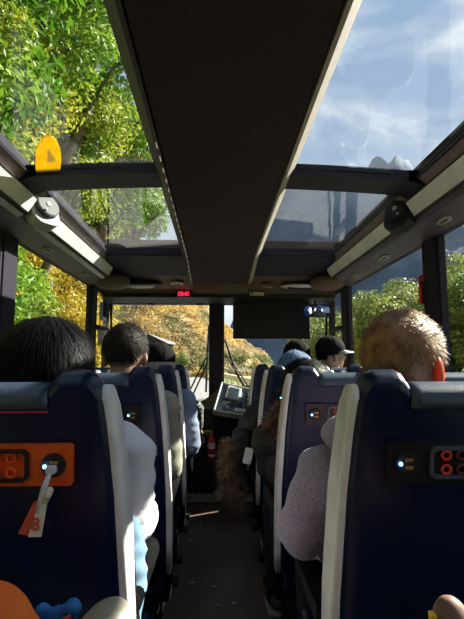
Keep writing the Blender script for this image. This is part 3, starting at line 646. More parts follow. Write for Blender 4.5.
def strands(seedpts, n, length, width, dirfn, segs=3, jitter=.35, clump=0):
    m = MB(); P = []; Fc = []
    for _ in range(n):
        p, nr = seedpts[random.randrange(len(seedpts))]; seedp = p.copy()
        p = p + Vector((random.gauss(0, .006), random.gauss(0, .006), random.gauss(0, .006)))
        p = p - nr * max(0, (p - seedp).dot(nr) - .001)
        L = length * random.uniform(.6, 1.2); d = (dirfn(p, nr) + Vector((random.gauss(0, jitter), random.gauss(0, jitter), random.gauss(0, jitter)))).normalized()
        side = d.cross(nr); side = side.normalized() if side.length > .01 else Vector((1, 0, 0)); k = len(P)
        q = p.copy()
        for s_ in range(segs + 1):
            w = width * (1 - s_ / (segs + .6)); P += [q - side * w, q + side * w]
            d2 = (dirfn(q, nr) * .5 + d).normalized(); q = q + d2 * (L / segs); d = d2
        for s_ in range(segs): Fc.append((k + 2 * s_, k + 2 * s_ + 1, k + 2 * s_ + 3, k + 2 * s_ + 2))
    m.add(P, Fc); return m
def person(label, base, head, shoulder_z, elbows, hands, mats, head_yaw=0, tilt=0, scale=1.0, hair='short', hairmat='hair_black', skin='skin', hat=None, knees=None, arm_r=.05, hairscale=1.0, lean=0, extra=None, hairlen=.013, wr=.006):
    "a seated passenger facing +Y; base = x, y of the hips"
    bx, by = base; hx, hy, hz = head
    t = thing('person', label, 'person', (bx, by, 0), 'passengers on the coach')
    root = Vector((bx, by, 0)); c = Vector(head)
    pel = Vector((bx, by, .56)); chest = Vector(((bx + hx * 2) / 3, by - .02, shoulder_z - .14)); neck0 = Vector((hx, hy - .03, shoulder_z + .01))
    skn = MB(); T = head_src(skn, c, head_yaw, tilt, scale)
    skn.cap(neck0 - Vector((0, 0, .04)), c + Vector((0, -.018, -.06)), .058, .052)
    skn.cap(pel, chest, .12, .12); skn.cap(chest + Vector((-.1, 0, .06)), chest + Vector((.1, 0, .06)), .07, .07)
    jk = MB(); jk.ell(pel + Vector((0, 0, .08)), (.165, .12, .14)); jk.ell((pel + chest) / 2, (.165, .12, .2)); jk.ell(chest, (.175, .115, .17))
    sh = []
    for q, el, hd, kn in ((-1, elbows[0], hands[0], (knees or [None, None])[0]), (1, elbows[1], hands[1], (knees or [None, None])[1])):
        s0 = Vector((chest.x + q * .155, chest.y + .01, shoulder_z - .05)); el = Vector(el) if el else Vector((bx + q * .20, by + .06, .80)); hd = Vector(hd) if hd else Vector((bx + q * .09, by + .32, .70))
        sh.append(s0)
        skn.cap(s0, el, .045, .036); skn.cap(el, hd, .036, .024)
        jk.cap(chest + Vector((0, 0, .06)), s0, .10, .075); jk.cap(s0, s0.lerp(el, .5), .068, arm_r * 1.12); jk.cap(s0.lerp(el, .5), el, arm_r * 1.12, arm_r); jk.cap(el, el.lerp(hd, .85), arm_r, arm_r * .72)
        # hand
        dn = (hd - el).normalized(); sd_ = dn.cross(Vector((0, 0, 1))).normalized(); palm = hd + dn * .045
        skn.ell(palm, (.034, .042, .016), 14, 10, dn.to_track_quat('Y', 'Z').to_matrix())
        for f, L in zip((-1.5, -.5, .5, 1.5), (.058, .072, .076, .066)):
            b0 = palm + dn * .035 + sd_ * f * .0185 * 1.05; b1 = b0 + dn * L * .5 + Vector((0, 0, .006)); b2 = b1 + (dn + Vector((0, 0, -.9))).normalized() * L * .5
            skn.tube([b0, b1, b2], [.0085, .008, .007], 8)
        b0 = palm - dn * .01 - sd_ * q * .03; skn.tube([b0, b0 - sd_ * q * .022 + dn * .02, b0 - sd_ * q * .03 + dn * .05], [.011, .010, .008], 8)
        kn = Vector(kn) if kn else Vector((bx + q * .10, by + .43, .54)); hip = pel + Vector((q * .085, .02, -.02)); ft = Vector((kn.x, kn.y + .02, .10))
        skn.cap(hip, kn, .07, .05); skn.cap(kn, ft, .048, .034)
        if q < 0: tr = MB()
        tr.cap(hip, kn, .088, .064); tr.cap(kn, ft, .062, .05)
        shm = MB(); shm.ell(ft + Vector((0, .05, -.05)), (.046, .13, .05), 16, 10, fn=lambda p: Vector((p.x * (1 - .2 * p.y), p.y, p.z if p.z > 0 else p.z * .7))); so_ = shm.build('shoe', 'shoe', t, smooth=True)
        MB().prism([(ft.x - .043, ft.y - .06), (ft.x + .043, ft.y - .06), (ft.x + .046, ft.y + .09), (ft.x, ft.y + .175), (ft.x - .046, ft.y + .09)], .002, .018, 'z').build('sole', 'shoe_sole', so_, bevel=.004)
    tr.ell(pel + Vector((0, 0, -.01)), (.165, .13, .10))
    body = remesh(skn, 'body', skin, t, .006, 3)
    jk.tube([neck0 + Vector((0, 0, -.05)), neck0 + Vector((0, 0, .015))], [.10, .070], 18)
    jo = remesh(jk, 'jacket', mats[0], t, .011, 5, wr, 10)
    remesh(tr, 'trousers', mats[1], t, .012, 4, .004, 9)
    for q in (-1, 1):
        e = MB().ell(T((q * .031, .081, -.012)), .0125 * scale, 12, 8).build('eye', 'eye', t, smooth=True)
        MB().ell(T((q * .031, .0895, -.012)), .0058 * scale, 10, 6).build('pupil', 'iris', e, smooth=True)
    # hair shell
    R = Matrix.Rotation(head_yaw, 3, 'Z') @ Matrix.Rotation(tilt, 3, 'X')
    S = hairscale * scale
    if hair:
        rx, ry, rz = (.088, .105, .104) if hair != 'bob' else (.101, .112, .108)
        hm = MB(); ev = []; nu, nv = 40, 26; low = {'short': -.55, 'bob': -1.0, 'long': -1.0}[hair]
        idx = {}
        for j in range(nv + 1):
            th = math.pi * j / nv
            for i in range(nu):
                ph = 2 * math.pi * i / nu; n = Vector((math.sin(th) * math.cos(ph), math.sin(th) * math.sin(ph), math.cos(th)))
                p = Vector((n.x * rx, n.y * ry - .004, n.z * rz + .004)) * S * (1 + .035 * noise.noise(n * 5 + c * 7))
                if hair == 'bob' and p.z < 0: p.x *= 1.0 + min(.08, -p.z * .8); p.z *= 1.25
                # face opening and nape
                keep = True
                if n.y > .35 and n.z < .25 + .1 * n.y: keep = False
                if hair == 'short' and (n.z < low + (.30 if n.y > -.2 else 0) or (abs(n.x) > .7 and n.z < -.22)): keep = False
                idx[j, i] = (len(hm.v), keep); hm.v.append(c + R @ p); ev.append((c + R @ p, R @ n, keep))
        for j in range(nv):
            for i in range(nu):
                q4 = [idx[j, i], idx[j + 1, i], idx[j + 1, (i + 1) % nu], idx[j, (i + 1) % nu]]
                if all(k for _, k in q4): hm.f.append(tuple(a for a, _ in q4))
        seeds = [(p, n) for p, n, k in ev if k and (abs(n.z) < .97 or random.random() < .12) and not (hat and (R.transposed() @ (p - c)).z > -.005)]
        if hair == 'short':
            sm = strands(seeds, 9000, hairlen * S, .0009, lambda p, n: n * .18 + R @ Vector((0, .25, -.1)) + (Vector((0, 0, -.8)) if n.z < .3 else Vector((.5, .4, 0))) * .5, 3, .22)
        else:
            sm = strands(seeds, 9000, .06, .0009, lambda p, n: (Vector((0, 0, -1)) + Vector((p.x - c.x, p.y - c.y, 0)) * 9 * max(0, n.z) - n * min(0, n.z) * 0).normalized() - n * n.dot((Vector((0, 0, -1)) + Vector((p.x - c.x, p.y - c.y, 0)) * 9 * max(0, n.z)).normalized()) * .97, 5, .05)
        sm.f = sm.f + [tuple(i + len(sm.v) for i in f) for f in hm.f]; sm.v = sm.v + hm.v
        # (normals are left as drawn: strands are open ribbons)
        me = bpy.data.meshes.new('hair'); me.from_pydata([p - root for p in sm.v], [], sm.f); me.materials.append(MATS[hairmat]); me.shade_smooth()
        ho = bpy.data.objects.new('hair', me); COL.objects.link(ho); ho.parent = t
    if hat:
        kind, hm_, bm_ = hat; cw = MB(); k2 = 1.17
        fnc = (lambda p: Vector((p.x, p.y, p.z if p.z > -.12 else -.12)))
        cw.ell(T((0, -.004, .018)), (.094 * scale, .112 * scale, .100 * scale), 28, 18, R, fnc); hc = cw.build('hat', hm_, t, smooth=True)
        # seams and button
        m = MB(); [m.tube([T((.096 * math.cos(a) * math.sin(th), -.004 + .1135 * math.sin(a) * math.sin(th), .018 + .1015 * math.cos(th))) for th in np.linspace(.05, 1.5, 9)], .0012, 5) for a in np.linspace(0, 2 * math.pi, 7)[:-1]]; m.build('seam', hm_, hc, smooth=True)
        MB().ell(T((0, -.004, .119)), .007, 10, 6).build('button', hm_, hc, smooth=True)
        if kind == 'cap':
            m = MB(); n = 16; A = []; B = []
            for k in range(n + 1):
                a = math.radians(25 + 130 * k / n); A.append((.088 * math.cos(a), .105 * math.sin(a), .008)); B.append((.086 * math.cos(a), .085 * math.sin(a) + .098 * math.sin(math.pi * k / n) ** .5, -.004 - .012 * abs(math.cos(a))))
            P = [T(p) for p in A + B] + [T((p[0], p[1], p[2] + .005)) for p in A + B]; N2 = n + 1; fs = []
            for k in range(n): fs += [(k, k + 1, N2 + k + 1, N2 + k), (2 * N2 + k, 3 * N2 + k, 3 * N2 + k + 1, 2 * N2 + k + 1), (N2 + k, N2 + k + 1, 3 * N2 + k + 1, 3 * N2 + k)]
            m.add(P, fs).build('brim', bm_, hc, smooth=True)
        elif kind == 'bucket':
            m = MB(); m.tube([T((0, -.004, .0)), T((0, -.004, -.02)), T((0, -.004, -.035))], [.105, .116, .126], 28); m.build('brim', bm_, hc, smooth=True)
    return t, T, c, neck0, chest
# 1 black bob and white sleeve
p1_ = person('seated person with long glossy black hair and a white sleeve over the aisle', (-.385, 1.14), (-.378, 1.05, 1.160), 1.0,
       [None, (-.205, 1.14, .80)], [None, (-.21, 1.36, .74)], ('cloth_white', 'trousers'), hair='bob', hairmat='hair_black', arm_r=.060, head_yaw=.15, wr=.018, skin='skin_tan')
m = MB(); m.cap((-.215, 1.11, .80), (-.205, 1.10, .68), .052, .05); m.cap((-.205, 1.10, .68), (-.205, 1.09, .60), .05, .038); part_label(remesh(m, 'shirt_tail', 'cloth_paleblue', p1_[0], .009, 3, .010, 14), 'pale blue hem hanging below the white sleeve')
# 2 short dark hair, beige jacket
person('seated person with short dark hair and a beige jacket', (-.385, 1.93), (-.362, 1.85, 1.215), 1.03,
       [None, (-.195, 1.93, .77)], [None, (-.20, 2.15, .68)], ('cloth_beige', 'trousers'), hair='short', hairmat='hair_brown', arm_r=.062, skin='skin_tan', wr=.010)
# 3 black cap, blue-grey jacket
person('seated grey-haired person in a black cap and blue-grey jacket', (-.385, 2.70), (-.322, 2.62, 1.165), .99,
       [None, (-.150, 2.74, .70)], [None, (-.16, 2.95, .62)], ('cloth_bluegrey', 'trousers'), hair='short', hairmat='hair_grey', hat=('cap', 'cap_black', 'cap_black'), arm_r=.066, skin='skin', wr=.010)
# 4 patterned sleeve
person('seated front passenger showing only a black and white patterned sleeve', (-.385, 3.48), (-.40, 3.42, 1.05), .92,
       [None, (-.140, 3.47, .83)], [None, (-.13, 3.60, .66)], ('cloth_pattern', 'trousers'), hair='short', hairmat='hair_black', arm_r=.05)
# 5 blond
bl = person('seated person with short blond hair, a glowing red ear and a grey fleece', (.42, 1.14), (.430, 1.05, 1.182), .955,
       [(.205, 1.14, .765), None], [(.25, 1.38, .72), None], ('cloth_fleece', 'trousers'), hair='short', hairmat='hair_blond', arm_r=.062, head_yaw=-.92, skin='skin', wr=.012, hairscale=1.0, scale=.99)
Rb = Matrix.Rotation(-.92, 3, 'Z'); part_label(MB().ell(bl[1]((.083, -.002, -.034)), (.013, .022, .035), 14, 10, Rb @ Matrix.Rotation(.35, 3, 'Z')).build('ear', 'skin_ear', bl[0], smooth=True), 'ear glowing red with light from behind')
# fleece hood
m = MB(); pth = [Vector((.42 + .105 * math.cos(a), 1.06 + .07 * math.sin(a), 1.03 - .02 * math.sin(a))) for a in np.linspace(math.pi * .9, math.pi * 2.1, 14)]
m.tube(pth, [.03, .045, .05, .05, .05, .05, .05, .05, .05, .05, .05, .05, .045, .03], 12); m.ell((.33, 1.10, 1.0), (.08, .09, .05))
remesh(m, 'hood', 'cloth_fleece', bl[0], .008, 3, .006, 14)
# 6 dark hair with fur hood
p6 = person('seated person with dark hair, glasses and a brown fur-trimmed hood', (.41, 1.93), (.352, 1.84, 1.066), .90,
       [(.22, 1.95, .74), None], [(.25, 2.15, .66), None], ('cloth_black', 'trousers'), hair='short', hairmat='hair_black', head_yaw=.5, skin='skin_tan', knees=[(.29, 2.30, .55), None], hairscale=1.07)
# glasses
T = p6[1]; m = MB()
for q in (-1, 1): m.tube([T((q * .034 + .024 * math.cos(a), .104, -.014 + .019 * math.sin(a))) for a in np.linspace(0, 2 * math.pi, 17)], .0018, 6, caps=False); m.tube([T((q * .058, .102, -.010)), T((q * .084, .04, -.008)), T((q * .086, -.01, -.02))], .0018, 6)
m.tube([T((-.010, .106, -.012)), T((.010, .106, -.012))], .0018, 6); m.build('glasses', 'button_dark', p6[0], smooth=True)
def fur_part(parent, path, rad, n, name='fur_trim', L=.045):
    m = MB(); m.tube(path, rad, 10); cpts = [Vector(p) for p in path]; seeds = []
    for a, b, ra in zip(cpts[:-1], cpts[1:], rad):
        d = (b - a).normalized(); u = d.orthogonal().normalized(); w = d.cross(u)
        for i in range(8):
            for k in range(16):
                an = 2 * math.pi * k / 16; nn = u * math.cos(an) + w * math.sin(an); seeds.append((a.lerp(b, i / 8) + nn * ra, nn))
    sm = strands(seeds, n, L, .0016, lambda p, nn: nn + Vector((0, 0, -.35)), 3, .3)
    sm.f = sm.f + [tuple(i + len(sm.v) for i in f) for f in m.f]; sm.v = sm.v + m.v
    me = bpy.data.meshes.new(name); me.from_pydata([p - worldloc(parent) for p in sm.v], [], sm.f); me.materials.append(MATS['fur']); me.shade_smooth()
    o = bpy.data.objects.new(name, me); COL.objects.link(o); o.parent = parent; return o
fur_part(p6[0], [(.30, 1.86, .99), (.255, 1.86, .95), (.235, 1.88, .90), (.245, 1.92, .855)], [.022, .028, .030, .024], 2600)
m = MB(); m.ell((.30, 1.90, .91), (.075, .09, .08)); remesh(m, 'hood', 'cloth_black', p6[0], .01, 3, .005, 12)
# 7 denim cap, black puffer with fur cuff
p7 = person('seated person in a blue denim cap, black coat arm with fur hanging into the aisle', (.445, 2.70), (.445, 2.60, 1.105), .97,
       [(.175, 2.74, .74), None], [(.16, 2.86, .66), None], ('cloth_black', 'trousers'), hair='short', hairmat='hair_black', hat=('cap', 'cap_denim', 'cap_denim'), arm_r=.078, head_yaw=.2, knees=[(.34, 3.02, .55), None], wr=.016, scale=1.12)
fur_part(p7[0], [(.085, 2.62, .74), (.060, 2.62, .64), (.070, 2.60, .52), (.110, 2.60, .44), (.155, 2.60, .42)], [.018, .026, .034, .040, .030], 3600, L=.05)
m = MB(); m.cap((.15, 2.66, .74), (.12, 2.64, .56), .06, .05); m.cap((.12, 2.64, .56), (.16, 2.62, .48), .05, .04); remesh(m, 'hanging_sleeve', 'cloth_black', p7[0], .01, 3, .010, 12)
c = at(248, 456, 2.54); t = thing('smartphone', 'small white phone held against the black coat', 'phone', c); R = Matrix.Rotation(.25, 3, 'Y') @ Matrix.Rotation(-.3, 3, 'X')
MB().rrect(c, .045, .085, .010, .008, R=R).build('phone_case', 'white', t, bevel=.002); MB().rrect(c + R @ Vector((0, .006, 0)), .04, .076, .002, .005, R=R).build('phone_screen', 'screen', t)
# 8 black hat in front
person('front passenger in a black bucket hat, seen above the denim cap', (.50, 3.46), (.59, 3.36, 1.210), 1.05,
       [None, None], [None, None], ('cloth_black', 'trousers'), hair='short', hairmat='hair_black', hat=('bucket', 'cap_black', 'cap_black'), scale=1.05, tilt=-.1)
# 9 man in profile
person('window passenger in profile wearing glasses and a black cap with grey brim', (.85, 3.44), (.835, 3.34, 1.245), 1.06,
       [None, None], [None, None], ('cloth_black', 'trousers'), hair='short', hairmat='hair_black', hat=('cap', 'cap_black', 'cap_brim_grey'), head_yaw=-1.35, skin='skin_tan', scale=1.0)
p9 = [o for o in bpy.data.objects if o.name.startswith('person')][-1]
# collar + glasses for him
Rz = Matrix.Rotation(-1.35, 3, 'Z'); cc = Vector((.835, 3.34, 1.245)); TT = lambda p: cc + Rz @ Vector(p); m = MB()
for q in (-1, 1): m.tube([TT((q * .034 + .024 * math.cos(a), .104, -.014 + .019 * math.sin(a))) for a in np.linspace(0, 2 * math.pi, 17)], .0018, 6, caps=False); m.tube([TT((q * .058, .102, -.010)), TT((q * .084, .04, -.008)), TT((q * .086, -.01, -.02))], .0018, 6)
m.build('glasses', 'button_dark', p9, smooth=True)
m = MB(); m.tube([(.835, 3.31, 1.04), (.835, 3.315, 1.105)], [.085, .068], 20); o = m.build('collar', 'cloth_white', p9, smooth=True)

# ------------------------------------------------------------------ things in the nearest row, at the bottom of the view
c = at(4, 606, .56)
t = thing('orange_bag', 'bright orange rounded bag in the near corner under the orange-reflecting socket panel', 'bag', c - Vector((0, 0, .1)))
m = MB(); m.ell(c + Vector((-.02, 0, -.045)), (.055, .05, .07)); m.ell(c + Vector((.014, 0, -.05)), (.03, .04, .038)); m.ell(c + Vector((-.028, 0, -.018)), (.026, .03, .034)); m.ell(Vector((c.x - .02, c.y + .02, .775)), (.08, .06, .085)); remesh(m, 'bag_body', 'orange_cloth', t, .006, 4, .006, 14)
MB().tube([c + Vector((-.04, -.04, .0)), c + Vector((-.03, -.055, -.06)), c + Vector((-.02, -.05, -.12))], .004, 6).build('seam', 'orange_cloth', t, smooth=True)
c = at(58, 606, .62)
t = thing('blue_pouch', 'small blue shiny pouch between the orange bag and the beige bag', 'pouch', c - Vector((0, 0, .08)))
m = MB(); m.ell(c + Vector((0, 0, -.05)), (.032, .015, .05)); m.ell(Vector((c.x, c.y, .74)), (.035, .025, .05)); m.ell(c + Vector((-.02, 0, -.008)), (.012, .01, .012)); m.ell(c + Vector((.018, 0, -.002)), (.010, .01, .014)); remesh(m, 'pouch_body', 'blue_bag', t, .004, 3, .004, 25)
MB().tube([c + Vector((-.025, -.012, -.01)), c + Vector((0, -.018, -.014)), c + Vector((.02, -.012, -.006))], .0025, 6).build('zip', 'paper_red', t)
c = at(100, 612, .58)
t = thing('beige_bag', 'rounded beige leather bag at the bottom edge beside the white sleeve', 'bag', c - Vector((0, 0, .1)))
m = MB(); m.ell(c + Vector((0, 0, -.055)), (.042, .06, .068), R=Matrix.Rotation(.3, 3, 'Y')); m.ell(Vector((c.x, c.y + .02, .76)), (.055, .06, .07)); remesh(m, 'bag_body', 'beige_leather', t, .005, 4, .002, 14)
MB().tube([c + Vector((-.035, -.045, -.015)), c + Vector((.0, -.055, .000)), c + Vector((.03, -.04, -.012)), c + Vector((.045, -.02, -.05))], .0035, 8).build('piping', 'cloth_white', t, smooth=True)
c = at(452, 604, .58)
t = thing('brown_bag', 'rounded brown leather bag with a yellow tab in the near corner', 'bag', c - Vector((0, 0, .1)))
m = MB(); m.ell(c + Vector((0, 0, -.02)), (.022, .02, .032), R=Matrix.Rotation(-.3, 3, 'Y')); m.ell(Vector((c.x + .02, c.y + .01, .76)), (.05, .05, .07)); m.cap(c + Vector((.0, 0, -.03)), Vector((c.x + .02, c.y + .01, .78)), .026, .045); remesh(m, 'bag_body', 'brown_leather', t, .004, 4, .002, 16)
MB().box(c + Vector((-.026, -.004, -.02)), (.007, .012, .026)).build('tab', 'yellow_tag', t, bevel=.002)
# yellow sticker on the roof glass
def stick(px, py, w, h, name, m_, parent, dz=0):
    d = CR @ Vector(((px - 232) / F, (309.5 - py) / F, -1)); z = 1.958 - 1.17 - dz; k = z / d.z; return Vector((d.x * k, d.y * k, 1.17 + z))
p = stick(48, 150, 0, 0, '', '', None); u = -(p.x - CX)
zz = roofz(p.x - CX) - .004
t = thing('roof_sticker', 'yellow oval sticker with a white triangle on the glass roof', 'sticker', (p.x, p.y, zz))
cs = []; tri = []
ps = [stick(48 + 13 * math.cos(a), 162 + 24 * math.sin(a), 0, 0, '', '', None) for a in np.linspace(0, 2 * math.pi, 25)[:-1]]
def onroof(q, off): return Vector((q.x, q.y, roofz(q.x - CX) - off))
n = len(ps); MB().add([onroof(q, .001) for q in ps] + [onroof(q, .004) for q in ps], [tuple(range(n)), tuple(range(n, 2 * n))[::-1]] + [(i, (i + 1) % n, n + (i + 1) % n, n + i) for i in range(n)]).build('sticker_disc', 'yellow_sticker', t)
ps = [stick(a, b, 0, 0, '', '', None) for a, b in ((48, 150), (56, 162), (47, 163))]
MB().add([onroof(q, .005) for q in ps] + [onroof(q, .007) for q in ps], [(0, 1, 2), (5, 4, 3), (0, 1, 4, 3), (1, 2, 5, 4), (2, 0, 3, 5)]).build('triangle_mark', 'sticker_white', t)

# ------------------------------------------------------------------ outside
GZ = -1.0
m = MB(); m.box((0, 100, GZ - .25), (400, 300, .5)); m.build('ground', 'grass', kind='structure')
# road: swings away behind the leafy bank
cl = [(0.5, -25), (0.5, 0), (.5, 12), (-.4, 26), (-1.9, 38), (-4.3, 60), (-8, 80), (-16, 105)]
def road_poly(h, dz):
    m = MB(); P = []
    for i, (x, y) in enumerate(cl):
        a = Vector(cl[max(0, i - 1)]); b = Vector(cl[min(len(cl) - 1, i + 1)]); d = (b - a).normalized(); n = Vector((d.y, -d.x))
        P += [(x - n.x * h, y - n.y * h, GZ + dz), (x + n.x * h, y + n.y * h, GZ + dz)]
    k = len(P); m.add(P + [(p[0], p[1], p[2] - .1) for p in P], [(2 * i, 2 * i + 1, 2 * i + 3, 2 * i + 2) for i in range(len(cl) - 1)] + [(2 * i + k, 2 * i + 2 + k, 2 * i + 3 + k, 2 * i + 1 + k) for i in range(len(cl) - 1)])
    return m
road_poly(3.6, .06).build('road', 'asphalt', kind='structure')
# guardrail
t = thing('guardrail', 'low cream concrete barrier with posts following the outside of the bend', 'barrier', (4, 20, GZ))
pts = []
for i, (x, y) in enumerate(cl[1:]):
    a = Vector(cl[i]); b = Vector(cl[min(len(cl) - 1, i + 2)]); d = (b - a).normalized(); n = Vector((d.y, -d.x)); pts.append(Vector((x + n.x * 4.1, y + n.y * 4.1, GZ)))
m = MB(); sm_ = []
for a, b in zip(pts[:-1], pts[1:]): sm_ += [a.lerp(b, k / 6) for k in range(6)]
sm_.append(pts[-1])
for a, b in zip(sm_[:-1], sm_[1:]):
    w = Vector((.12, 0, 0)); m.hexa([a - w + Vector((0, 0, .45)), a + w + Vector((0, 0, .45)), a + w + Vector((0, 0, .95)), a - w + Vector((0, 0, .95)), b - w + Vector((0, 0, .45)), b + w + Vector((0, 0, .45)), b + w + Vector((0, 0, .95)), b - w + Vector((0, 0, .95))])
m.build('rail', 'concrete', t)
for q in sm_[6:34:1]: MB().box(q + Vector((.25, 0, .4)), (.3, .3, 1.0)).build('post', 'concrete', t)
# leafy bank beside the road
def bank(name, x_of, zmax, y0, y1, slope, m_, nx=50, ny=90):
    m = MB(); P = []
    for j in range(ny):
        y = y0 + (y1 - y0) * j / (ny - 1)
        for i in range(nx):
            tt = i / (nx - 1); h = zmax * tt; x = x_of(y) - h / slope; q = Vector((x * .35, y * .35, h * .35))
            P.append((x + noise.noise(q) * .9 * min(1, tt * 6), y, GZ + h + noise.noise(q + Vector((9, 2, 3))) * .8 * min(1, tt * 6)))
    m.add(P, [(j * nx + i, j * nx + i + 1, (j + 1) * nx + i + 1, (j + 1) * nx + i) for j in range(ny - 1) for i in range(nx - 1)]); o = m.build(name, m_, smooth=True, kind='structure'); return o
bank('embankment', lambda y: -5.2 if y < 22 else -5.2 - (y - 22) ** 1.35 * .055, 26, -14, 60, 2.6, 'bank_soil')
# golden hillside ahead: its crest falls towards the water
def hillz(x, y):
    e = (x + 1.2) ; crest = 9 - e * .95 if e > 0 else 9 + (-e) * 1.0
    crest = min(60, crest); 
    rise = min(1, max(0, (y - 70) / 26)); return GZ + (crest + 3) * rise ** .8
m = MB(); nx, ny = 130, 60; P = []
for j in range(ny):
    y = 66 + 60 * j / (ny - 1)
    for i in range(nx):
        x = -75 + 95 * i / (nx - 1); z = hillz(x, y); q = Vector((x * .16, y * .16, z * .16)); b = noise.noise(q) * 3.4 + noise.noise(q * 2.5) * 1.6
        P.append((x, y + b * 1.3, max(GZ - 1, z + b * (.8 if z > 0 else .2))))
m.add(P, [(j * nx + i, j * nx + i + 1, (j + 1) * nx + i + 1, (j + 1) * nx + i) for j in range(ny - 1) for i in range(nx - 1)])
hill = m.build('hillside', 'gold_hill', smooth=True, kind='structure')
# scrub on the hillside: uncountable low growth
def leafcloud(centers, per, rad, size, flat=.7):
    centers = np.array(centers); n = len(centers) * per
    c = np.repeat(centers, per, 0); d = RNG.normal(size=(n, 3)); d /= np.linalg.norm(d, axis=1, keepdims=True); r = rad * (RNG.uniform(.25, 1, (n, 1))) ** .5
    if hasattr(rad, '__len__'): pass
    p = c + d * r * np.array([1, 1, flat])
    nrm = d * .7 + RNG.normal(size=(n, 3)) * .6 + np.array([.15, 0, .5]); nrm /= np.linalg.norm(nrm, axis=1, keepdims=True)
    a = np.cross(nrm, RNG.normal(size=(n, 3))); a /= np.linalg.norm(a, axis=1, keepdims=True); b = np.cross(nrm, a)
    s = size * RNG.uniform(.6, 1.4, (n, 1)); P = np.stack([p - a * s, p - b * s * .45 + nrm * s * .12, p + a * s, p + b * s * .45 + nrm * s * .12], 1).reshape(-1, 3)
    Fc = np.arange(4 * n).reshape(-1, 4); return P, Fc
def leafmesh(name, P, Fc, mats_, which=None):
    me = bpy.data.meshes.new(name); me.from_pydata(P.tolist(), [], Fc.tolist())
    for q in mats_: me.materials.append(MATS[q])
    if len(mats_) > 1: me.polygons.foreach_set('material_index', which.astype('i4'))
    me.update(); return me
cs = []
hb = BVHTree.FromPolygons([tuple(v.co) for v in hill.data.vertices], [tuple(p.vertices) for p in hill.data.polygons])
for _ in range(4200):
    x = RNG.uniform(-30, 16); y = RNG.uniform(68, 98); h = hb.ray_cast(Vector((x, y, 90)), Vector((0, 0, -1)))[0]
    if h and h.z > GZ: cs.append((x, y, h.z + .3))
P, Fc = leafcloud(cs, 26, .85, .20); wh = np.repeat(np.array([(lambda n: 2 if n > .28 else (1 if n < -.05 - .012 * (c_[0] + 8) else 0))(noise.noise(Vector((c_[0] * .22, c_[1] * .1, c_[2] * .22))) + random.uniform(-.22, .22)) for c_ in cs]), 26)
me = leafmesh('hillside_scrub', P, Fc, ['scrub_tan', 'scrub_gold', 'scrub_green'], wh); o = bpy.data.objects.new('hillside_scrub', me); COL.objects.link(o)
tag(o, 'golden and green scrub covering the hillside ahead', 'scrub', kind='stuff')
# mountains
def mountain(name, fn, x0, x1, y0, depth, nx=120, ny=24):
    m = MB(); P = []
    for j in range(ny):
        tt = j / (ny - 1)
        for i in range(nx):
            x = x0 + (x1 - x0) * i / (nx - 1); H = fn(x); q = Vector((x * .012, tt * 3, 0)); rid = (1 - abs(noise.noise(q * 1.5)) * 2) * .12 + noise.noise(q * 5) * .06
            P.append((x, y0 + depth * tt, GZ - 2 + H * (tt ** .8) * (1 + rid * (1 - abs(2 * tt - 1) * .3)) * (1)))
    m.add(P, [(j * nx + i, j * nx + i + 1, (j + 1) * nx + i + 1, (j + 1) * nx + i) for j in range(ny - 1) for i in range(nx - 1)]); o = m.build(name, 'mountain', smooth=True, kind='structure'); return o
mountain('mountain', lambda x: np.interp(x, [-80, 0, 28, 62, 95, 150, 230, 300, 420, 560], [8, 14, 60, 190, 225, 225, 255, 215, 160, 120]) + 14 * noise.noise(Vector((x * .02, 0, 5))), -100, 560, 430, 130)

# trees
def tree_proto(name, leafmat, R, H, n_cl, per, size, trunk_h, lean=0, clr=.8):
    "crown centre above the origin at trunk_h + H"
    t = thing(name, 'x', 'tree'); t.location = (0, 0, 0)
    cs = []
    while len(cs) < n_cl:
        p = RNG.uniform(-1, 1, 3)
        if .25 < np.linalg.norm(p) < 1: cs.append((p[0] * R, p[1] * R, trunk_h + H + p[2] * H))
    P, Fc = leafcloud(cs, per, clr, size); me = leafmesh('crown', P, Fc, [leafmat]); o = bpy.data.objects.new('crown', me); COL.objects.link(o); o.parent = t
    m = MB(); top = Vector((lean, 0, trunk_h + H * 1.2)); m.tube([(-1.3, 0, -1.6), (-.5, .1, trunk_h * .3), (lean * .4, .1, trunk_h * .8), top], [.17, .14, .11, .05], 8)
    for c_ in cs[:14]: a = Vector((lean * .5, 0, trunk_h * .8)); b = Vector(c_); m.tube([a, a.lerp(b, .5) + Vector((0, 0, .3)), b], [.07, .045, .02], 5)
    m.build('trunk', 'bark', t, smooth=True); return t
kinds = {'green': lambda: tree_proto('broadleaf_tree', 'leaf_green', 2.2, 2.5, 42, 330, .085, 2.5, .4),
         'yellow': lambda: tree_proto('broadleaf_tree', 'leaf_yellow', 1.9, 2.1, 34, 330, .075, 2.2, .3),
         'dark': lambda: tree_proto('broadleaf_tree', 'leaf_dark', 2.3, 2.8, 40, 300, .085, 2.8, .2),
         'gold': lambda: tree_proto('golden_bush', 'leaf_gold', 1.3, 1.6, 30, 300, .06, .1, .1, .6),
         'olive': lambda: tree_proto('broadleaf_tree', 'leaf_olive', 2.2, 2.2, 40, 300, .09, 1.0, .2)}
protos = {}
def plant(kind, x, y, z, s, label, group, rz=None):
    if kind not in protos: o = protos[kind] = kinds[kind]()
    else: o = copy_tree(protos[kind])
    o.location = (x, y, z); o.rotation_euler = (0, 0, random.uniform(0, 6.28) if rz is None else rz); o.scale = (s, s, s); tag(o, label, 'tree' if kind != 'gold' else 'bush', group); return o
